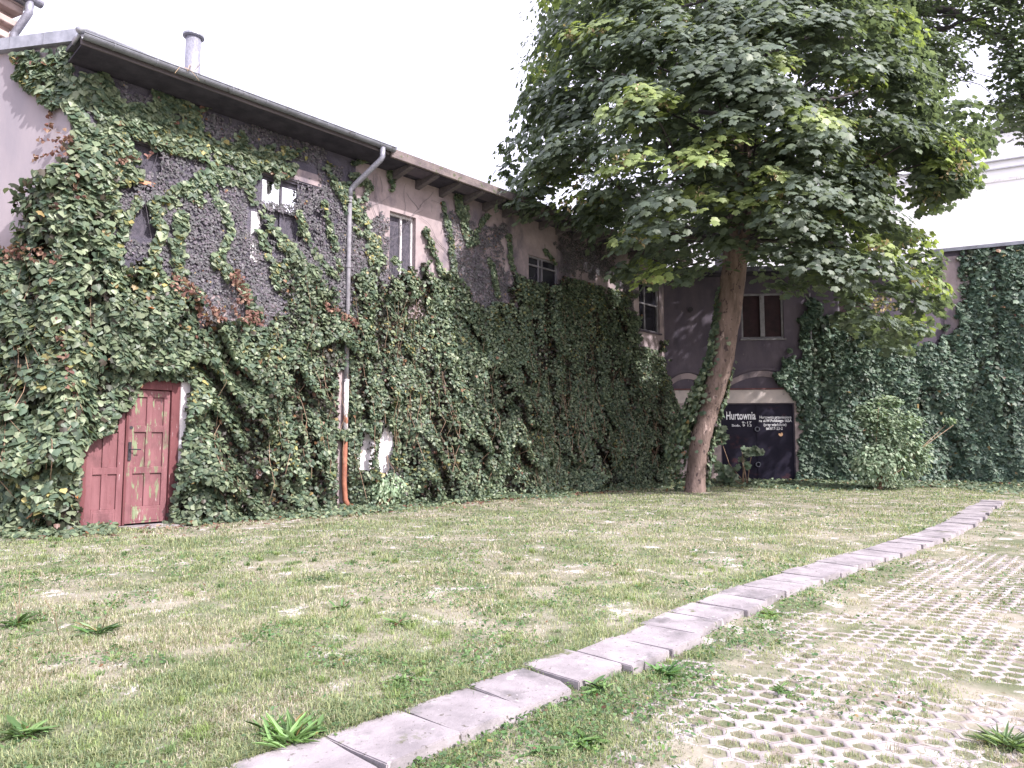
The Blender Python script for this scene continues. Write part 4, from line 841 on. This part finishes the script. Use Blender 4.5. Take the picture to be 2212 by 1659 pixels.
# dry twigs over the gutter
tw = MB()
for i in range(6):
    b0 = F.pt(FH(405, 165, .95)[0]+random.uniform(-.12, .12), 8.28, OH+.08); d = RNG.normal(size=3)*.1
    tw.tube([tuple(b0), tuple(b0+F.N*.10+d*.5+np.array([0, 0, -.05])), tuple(b0+F.N*.12+d+np.array([0, 0, -.06-random.random()*.18]))], [.006, .005, .003], 4)
o = tw.build('dry_twigs', M['twig']); tag(o, 'tuft of dry straw twigs hanging over the gutter below the vent stack', 'twigs')
# ============================================================ GRASS
def in_slab(x, y):
    r = np.zeros(len(x), bool)
    for c, a in SLABS:
        dx = x-c[0]; dy = y-c[1]; r |= (np.abs(dx*cos(a)+dy*sin(a)) < .238) & (np.abs(-dx*sin(a)+dy*cos(a)) < .222+.02*np.sin(x*9)*np.cos(y*7))
    return r
def blades(name, x, y, z, hgt, wid, lean, col, mat):
    n = len(x); th = RNG.uniform(0, 2*pi, n); wd = np.stack([np.cos(th), np.sin(th), 0*th], 1); ln = np.stack([-np.sin(th), np.cos(th), 0*th], 1)
    P = np.stack([x, y, z], 1); w = (wid*.5)[:, None]; b = (hgt*lean)[:, None]; H = hgt[:, None]*np.array([0, 0, 1.])
    V = np.stack([P-wd*w, P+wd*w, P+wd*w*.75+ln*b*.3+H*.6, P-wd*w*.75+ln*b*.3+H*.6, P+ln*b+H*(1-.35*lean[:, None])], 1)
    idx = (np.arange(n)[:, None]*5+np.array([0, 1, 2, 3, 3, 2, 4])[None]).ravel()
    c = np.repeat(col, 5, 0); return rawmesh(name, V.reshape(-1, 3), idx, np.tile([4, 3], n), mat, c)
def grass_points(n, y0, y1, k):
    t = RNG.random(n); y = (y0**(-k)+(y1**(-k)-y0**(-k))*t)**(-1/k); x = RNG.uniform(-1, 1, n)*(y*.80+1.3); return x, y
GC = np.array([(.25, .295, .145), (.19, .245, .135), (.30, .335, .165), (.35, .365, .21), (.165, .225, .13)])
STW = np.array([(.42, .38, .30), (.50, .45, .38), (.34, .32, .23)])
x, y = grass_points(760000, 2.5, 24.8, .75)
z, sd_ = ground_h(x, y); cov = paver_cover(x, y, sd_)
P3 = np.stack([x, y, z+.05], 1); inside = ((P3-F.O)@F.N < .12) | ((P3-B.O)@B.N < .12) | ((P3-R.O)@R.N < .1) | (((P3-L.O)@L.N < .12) & ((P3-L.O)@L.U < 0))
n1 = fbm(x*.75, y*.75, 101); n2 = fbm(x*3.0, y*3.0, 102); n3 = fbm(x*.3, y*.3, 103)
left = sd_ < .1
dens = np.where(left, sstep(.34, .47, n1*.3+n2*.7)*.76+.24, sstep(.42, .64, n1*.4+n2*.6)*(.30+.6*cov))
nearrow = np.exp(-(np.abs(sd_)-.28).clip(0)/.22); dens = np.maximum(dens, nearrow*np.where(sd_ > 0, .45, .85))
dens = np.maximum(dens, sstep(17, 20.5, y)*.9*left)
dens = np.where((sd_ > .9), dens*(.6+.4*sstep(5, 9, y)), dens)
keep = (~inside) & (~in_slab(x, y)) & (RNG.random(len(x)) < dens)
x, y, z, sd_, n1, n2, n3, dens = [q[keep] for q in (x, y, z, sd_, n1, n2, n3, dens)]; n = len(x)
straw = RNG.random(n) < np.clip(.66-.75*sstep(.42, .62, n1)+.25*(sd_ > .5)-.45*sstep(17, 20, y)-.5*np.exp(-(np.abs(sd_)-.25).clip(0)/.25), .06, .8)
col = np.where(straw[:, None], STW[RNG.integers(0, 3, n)], GC[RNG.integers(0, 5, n)])*(1+RNG.normal(size=(n, 1))*.15)*(.85+.4*n3[:, None])
hgt = (.018+.034*RNG.random(n)**2+.030*sstep(.54, .68, n2))*np.where(straw, .8, 1)*np.where(sd_ > .5, .65, 1)*np.where((sd_ > .2) & (sd_ < .36), .6, 1)*(1+.25*sstep(6, 16, y)); wid = np.maximum(.0038, .00066*y)*(1+.5*RNG.random(n))
o = blades('grass', x, y, z-.003, hgt, wid, RNG.uniform(.2, 1.3, n), np.clip(col, .02, .9), M['grass']); tag(o, 'short patchy grass with straw, growing on the dry yard', 'grass', kind='stuff')
# coarser tufts standing out of the lawn
tx, ty = grass_points(1100, 2.6, 20, .5); tz_, ts_ = ground_h(tx, ty); kk = (ts_ < .55) & ~in_slab(tx, ty); P3 = np.stack([tx, ty, tz_], 1); kk &= ((P3-F.O)@F.N > .3) & (((P3-L.O)@L.N > .3)); tx, ty, tz_ = tx[kk], ty[kk], tz_[kk]
nb_ = RNG.integers(20, 60, len(tx)); ti_ = np.repeat(np.arange(len(tx)), nb_); n = len(ti_); rr_2 = np.repeat(RNG.uniform(.015, .05, len(tx)), nb_); hh_ = np.repeat(RNG.uniform(.03, .085, len(tx)), nb_)*(.5+.6*RNG.random(n))
tc_ = GC[RNG.integers(0, 5, len(tx))]*np.array([.8, .95, .7]); o = blades('grass_tuft', tx[ti_]+RNG.normal(size=n)*rr_2, ty[ti_]+RNG.normal(size=n)*rr_2, tz_[ti_]-.004, hh_, np.maximum(.004, .0008*ty[ti_]), RNG.uniform(.3, 1.3, n), np.clip(tc_[ti_]*(1+RNG.normal(size=(n, 1))*.15), .02, .9), M['grass'])
tag(o, 'coarser darker grass tufts scattered over the lawn', 'grass', kind='stuff')
# tufts in the paver holes
TX = []
for j in range(2, 60):
    for i in range(-24, 70):
        c = base0+tdir*(i*PA+(j % 2)*PA/2)+ndir*(j*PB*.88)
        if c[1] < 2.4 or c[1] > 12 or abs(c[0]) > 1.2+.8*c[1] or random.random() < .14: continue
        k_ = int(random.choice([12, 26, 42])*min(1, 6/c[1])); TX.append(np.stack([c[0]+RNG.normal(size=k_)*.022, c[1]+RNG.normal(size=k_)*.022, np.full(k_, random.random())], 1))
TX = np.concatenate(TX); n = len(TX); gs = (TX[:, 2] > .45)[:, None] & (RNG.random((n, 1)) < .8)
col = np.where(gs, GC[RNG.integers(0, 5, n)], STW[RNG.integers(0, 3, n)]*.8)*(1+RNG.normal(size=(n, 1))*.15)
o = blades('paver_grass', TX[:, 0], TX[:, 1], np.full(n, -.082), .018+.034*RNG.random(n), np.maximum(.003, .0006*TX[:, 1]), RNG.uniform(.2, 1.2, n), np.clip(col, .02, .9), M['grass']); tag(o, 'small grass tufts growing in the holes of the grid pavers', 'grass', kind='stuff')
# broad-leaved ground weeds (clover, plantain) as uncountable cover
n = 170000; x, y = grass_points(n, 2.6, 22, .5); z, sd_ = ground_h(x, y); m1 = fbm(x*1.6, y*1.6, 140)
P3 = np.stack([x, y, z], 1); inside = ((P3-F.O)@F.N < .2) | ((P3-B.O)@B.N < .2) | ((P3-R.O)@R.N < .2)
dk = sstep(.46, .62, m1)*.75*np.where(sd_ > .8, .3, 1)+np.exp(-((sd_-.45)/.16)**2)*.75*(y < 9); keep = (~inside) & (~in_slab(x, y)) & (RNG.random(n) < dk)
P = P3[keep]+np.array([0, 0, .012]); k = len(P); P[:, 2] += RNG.random(k)*.03
o = leafobj('ground_weeds', P, np.array([[0, 0, 1.]])+rnd(k, .45), rnd(k)*np.array([1, 1, .3]), (.012+.018*RNG.random(k)**2)*(1+P[:, 1]*.07), OVAL, leafcols(k, np.array([(.09, .17, .06), (.12, .21, .07), (.07, .14, .06), (.14, .22, .10)]), None, .02), M['weed']); tag(o, 'low broad-leaved weeds scattered through the lawn', 'weeds', kind='stuff')
# individual weed plants
def rosette(px, py, r, n_, label, T=LANCE, elev=(.35, 1.1), pal=None, stalks=0, sz=1.0, group=None):
    r *= .85; n_ = int(n_*2.2); c = gpt(px, py, 0); z0 = float(ground_h(np.array([c[0]]), np.array([c[1]]))[0][0]); c = gpt(px, py, z0)
    e = empty('weed_plant', c); tag(e, label, 'weed', group)
    th = RNG.uniform(0, 2*pi, n_); el = RNG.uniform(*elev, n_); t = np.stack([np.cos(th)*np.cos(el), np.sin(th)*np.cos(el), np.sin(el)], 1); nr = np.stack([-np.cos(th)*np.sin(el), -np.sin(th)*np.sin(el), np.cos(el)], 1)
    pal = pal if pal is not None else np.array([(.08, .17, .05), (.11, .21, .06), (.15, .25, .08)])
    leafobj('leaf', np.tile(c[None], (n_, 1))+rnd(n_, .03)*np.array([1, 1, .1])+np.array([0, 0, .012]), nr+rnd(n_, .12), t, r*(.25+.85*RNG.random(n_)**1.3), T, leafcols(n_, pal*.95+.02, None, .04, .35), M['weed'], e)
    if stalks:
        m = MB()
        for i in range(stalks):
            d = RNG.normal(size=2)*.10; h_ = random.uniform(.25, .45)
            m.tube([tuple(c), tuple(c+np.array([d[0]*.4, d[1]*.4, h_*.6])), tuple(c+np.array([d[0], d[1], h_]))], [.003, .0025, .0015], 4)
        o = m.build('stalk', M['stem'], e, smooth=True); PINV(o, e)
    return e
LW = tmpl([(.05, .12), (.10, .35), (.085, .5), (.13, .62), (.09, .82)], .6, .6)
rosette(40, 1352, .20, 26, 'broad-leaved dock rosette with thin stalks at the left edge of the photo', LW, stalks=3)
rosette(215, 1372, .22, 34, 'dark green dandelion rosette with long toothed leaves at lower left', LW, elev=(.25, 1.0), pal=np.array([(.05, .13, .035), (.07, .16, .04), (.16, .24, .12)]), stalks=1)
rosette(130, 1385, .15, 18, 'flat pale weed rosette between the two big left weeds', LW, elev=(.1, .6), stalks=1)
rosette(60, 1590, .17, 22, 'yellow-green weed tuft in the lower left corner area', LW, elev=(.3, 1.2))
rosette(620, 1610, .20, 34, 'bright upright weed beside the nearest concrete slabs', LANCE, elev=(.6, 1.4), pal=np.array([(.14, .26, .07), (.17, .30, .10)]))
rosette(590, 1590, .15, 26, 'smaller fresh weed just left of the bright upright weed', LANCE, elev=(.5, 1.3), pal=np.array([(.10, .21, .06), (.14, .25, .08)]))
rosette(660, 1590, .13, 20, 'low weed touching the second concrete slab on its left', LW, elev=(.4, 1.2))
rosette(680, 1252, .16, 18, 'small dark weed alone in the middle of the lawn', LW, elev=(.1, .6), pal=np.array([(.05, .12, .04)]))
rosette(740, 1318, .15, 22, 'yellow-green weed clump in mid lawn with a thin stalk', LW, elev=(.3, 1.0), stalks=1)
rosette(865, 1350, .15, 24, 'leafy weed in mid lawn right of the yellow-green clump', LW, elev=(.2, .9))
rosette(870, 1478, .13, 20, 'green weed near the fourth slab on its lawn side', LW, elev=(.3, 1.1))
rosette(1435, 1462, .16, 36, 'lush weed growing under the right edge of the slab row', LW, elev=(.3, 1.1), pal=np.array([(.08, .19, .05), (.12, .24, .07)]))
rosette(1290, 1490, .14, 24, 'weed filling the notch beside the broken slab', LW, elev=(.2, 1.0))
rosette(1662, 1330, .16, 22, 'yellow-green weed at the right edge of the mid slabs', LW, elev=(.2, .9), pal=np.array([(.13, .22, .05), (.17, .26, .07)]))
rosette(1255, 1610, .15, 30, 'bright weed on the sandy ground right of the near slabs', LW, elev=(.2, .9), pal=np.array([(.12, .24, .05), (.15, .27, .07)]))
rosette(1180, 1630, .12, 20, 'smaller weed left of the bright one near the bottom edge', LW, elev=(.2, .8))
rosette(2180, 1615, .16, 60, 'dense grassy tuft among the grid pavers at lower right', LANCE, elev=(.4, 1.3), pal=np.array([(.10, .17, .06), (.14, .20, .08)]))
rosette(1690, 1500, .10, 20, 'small tuft among the pavers in the right foreground', LANCE, elev=(.3, 1.2))
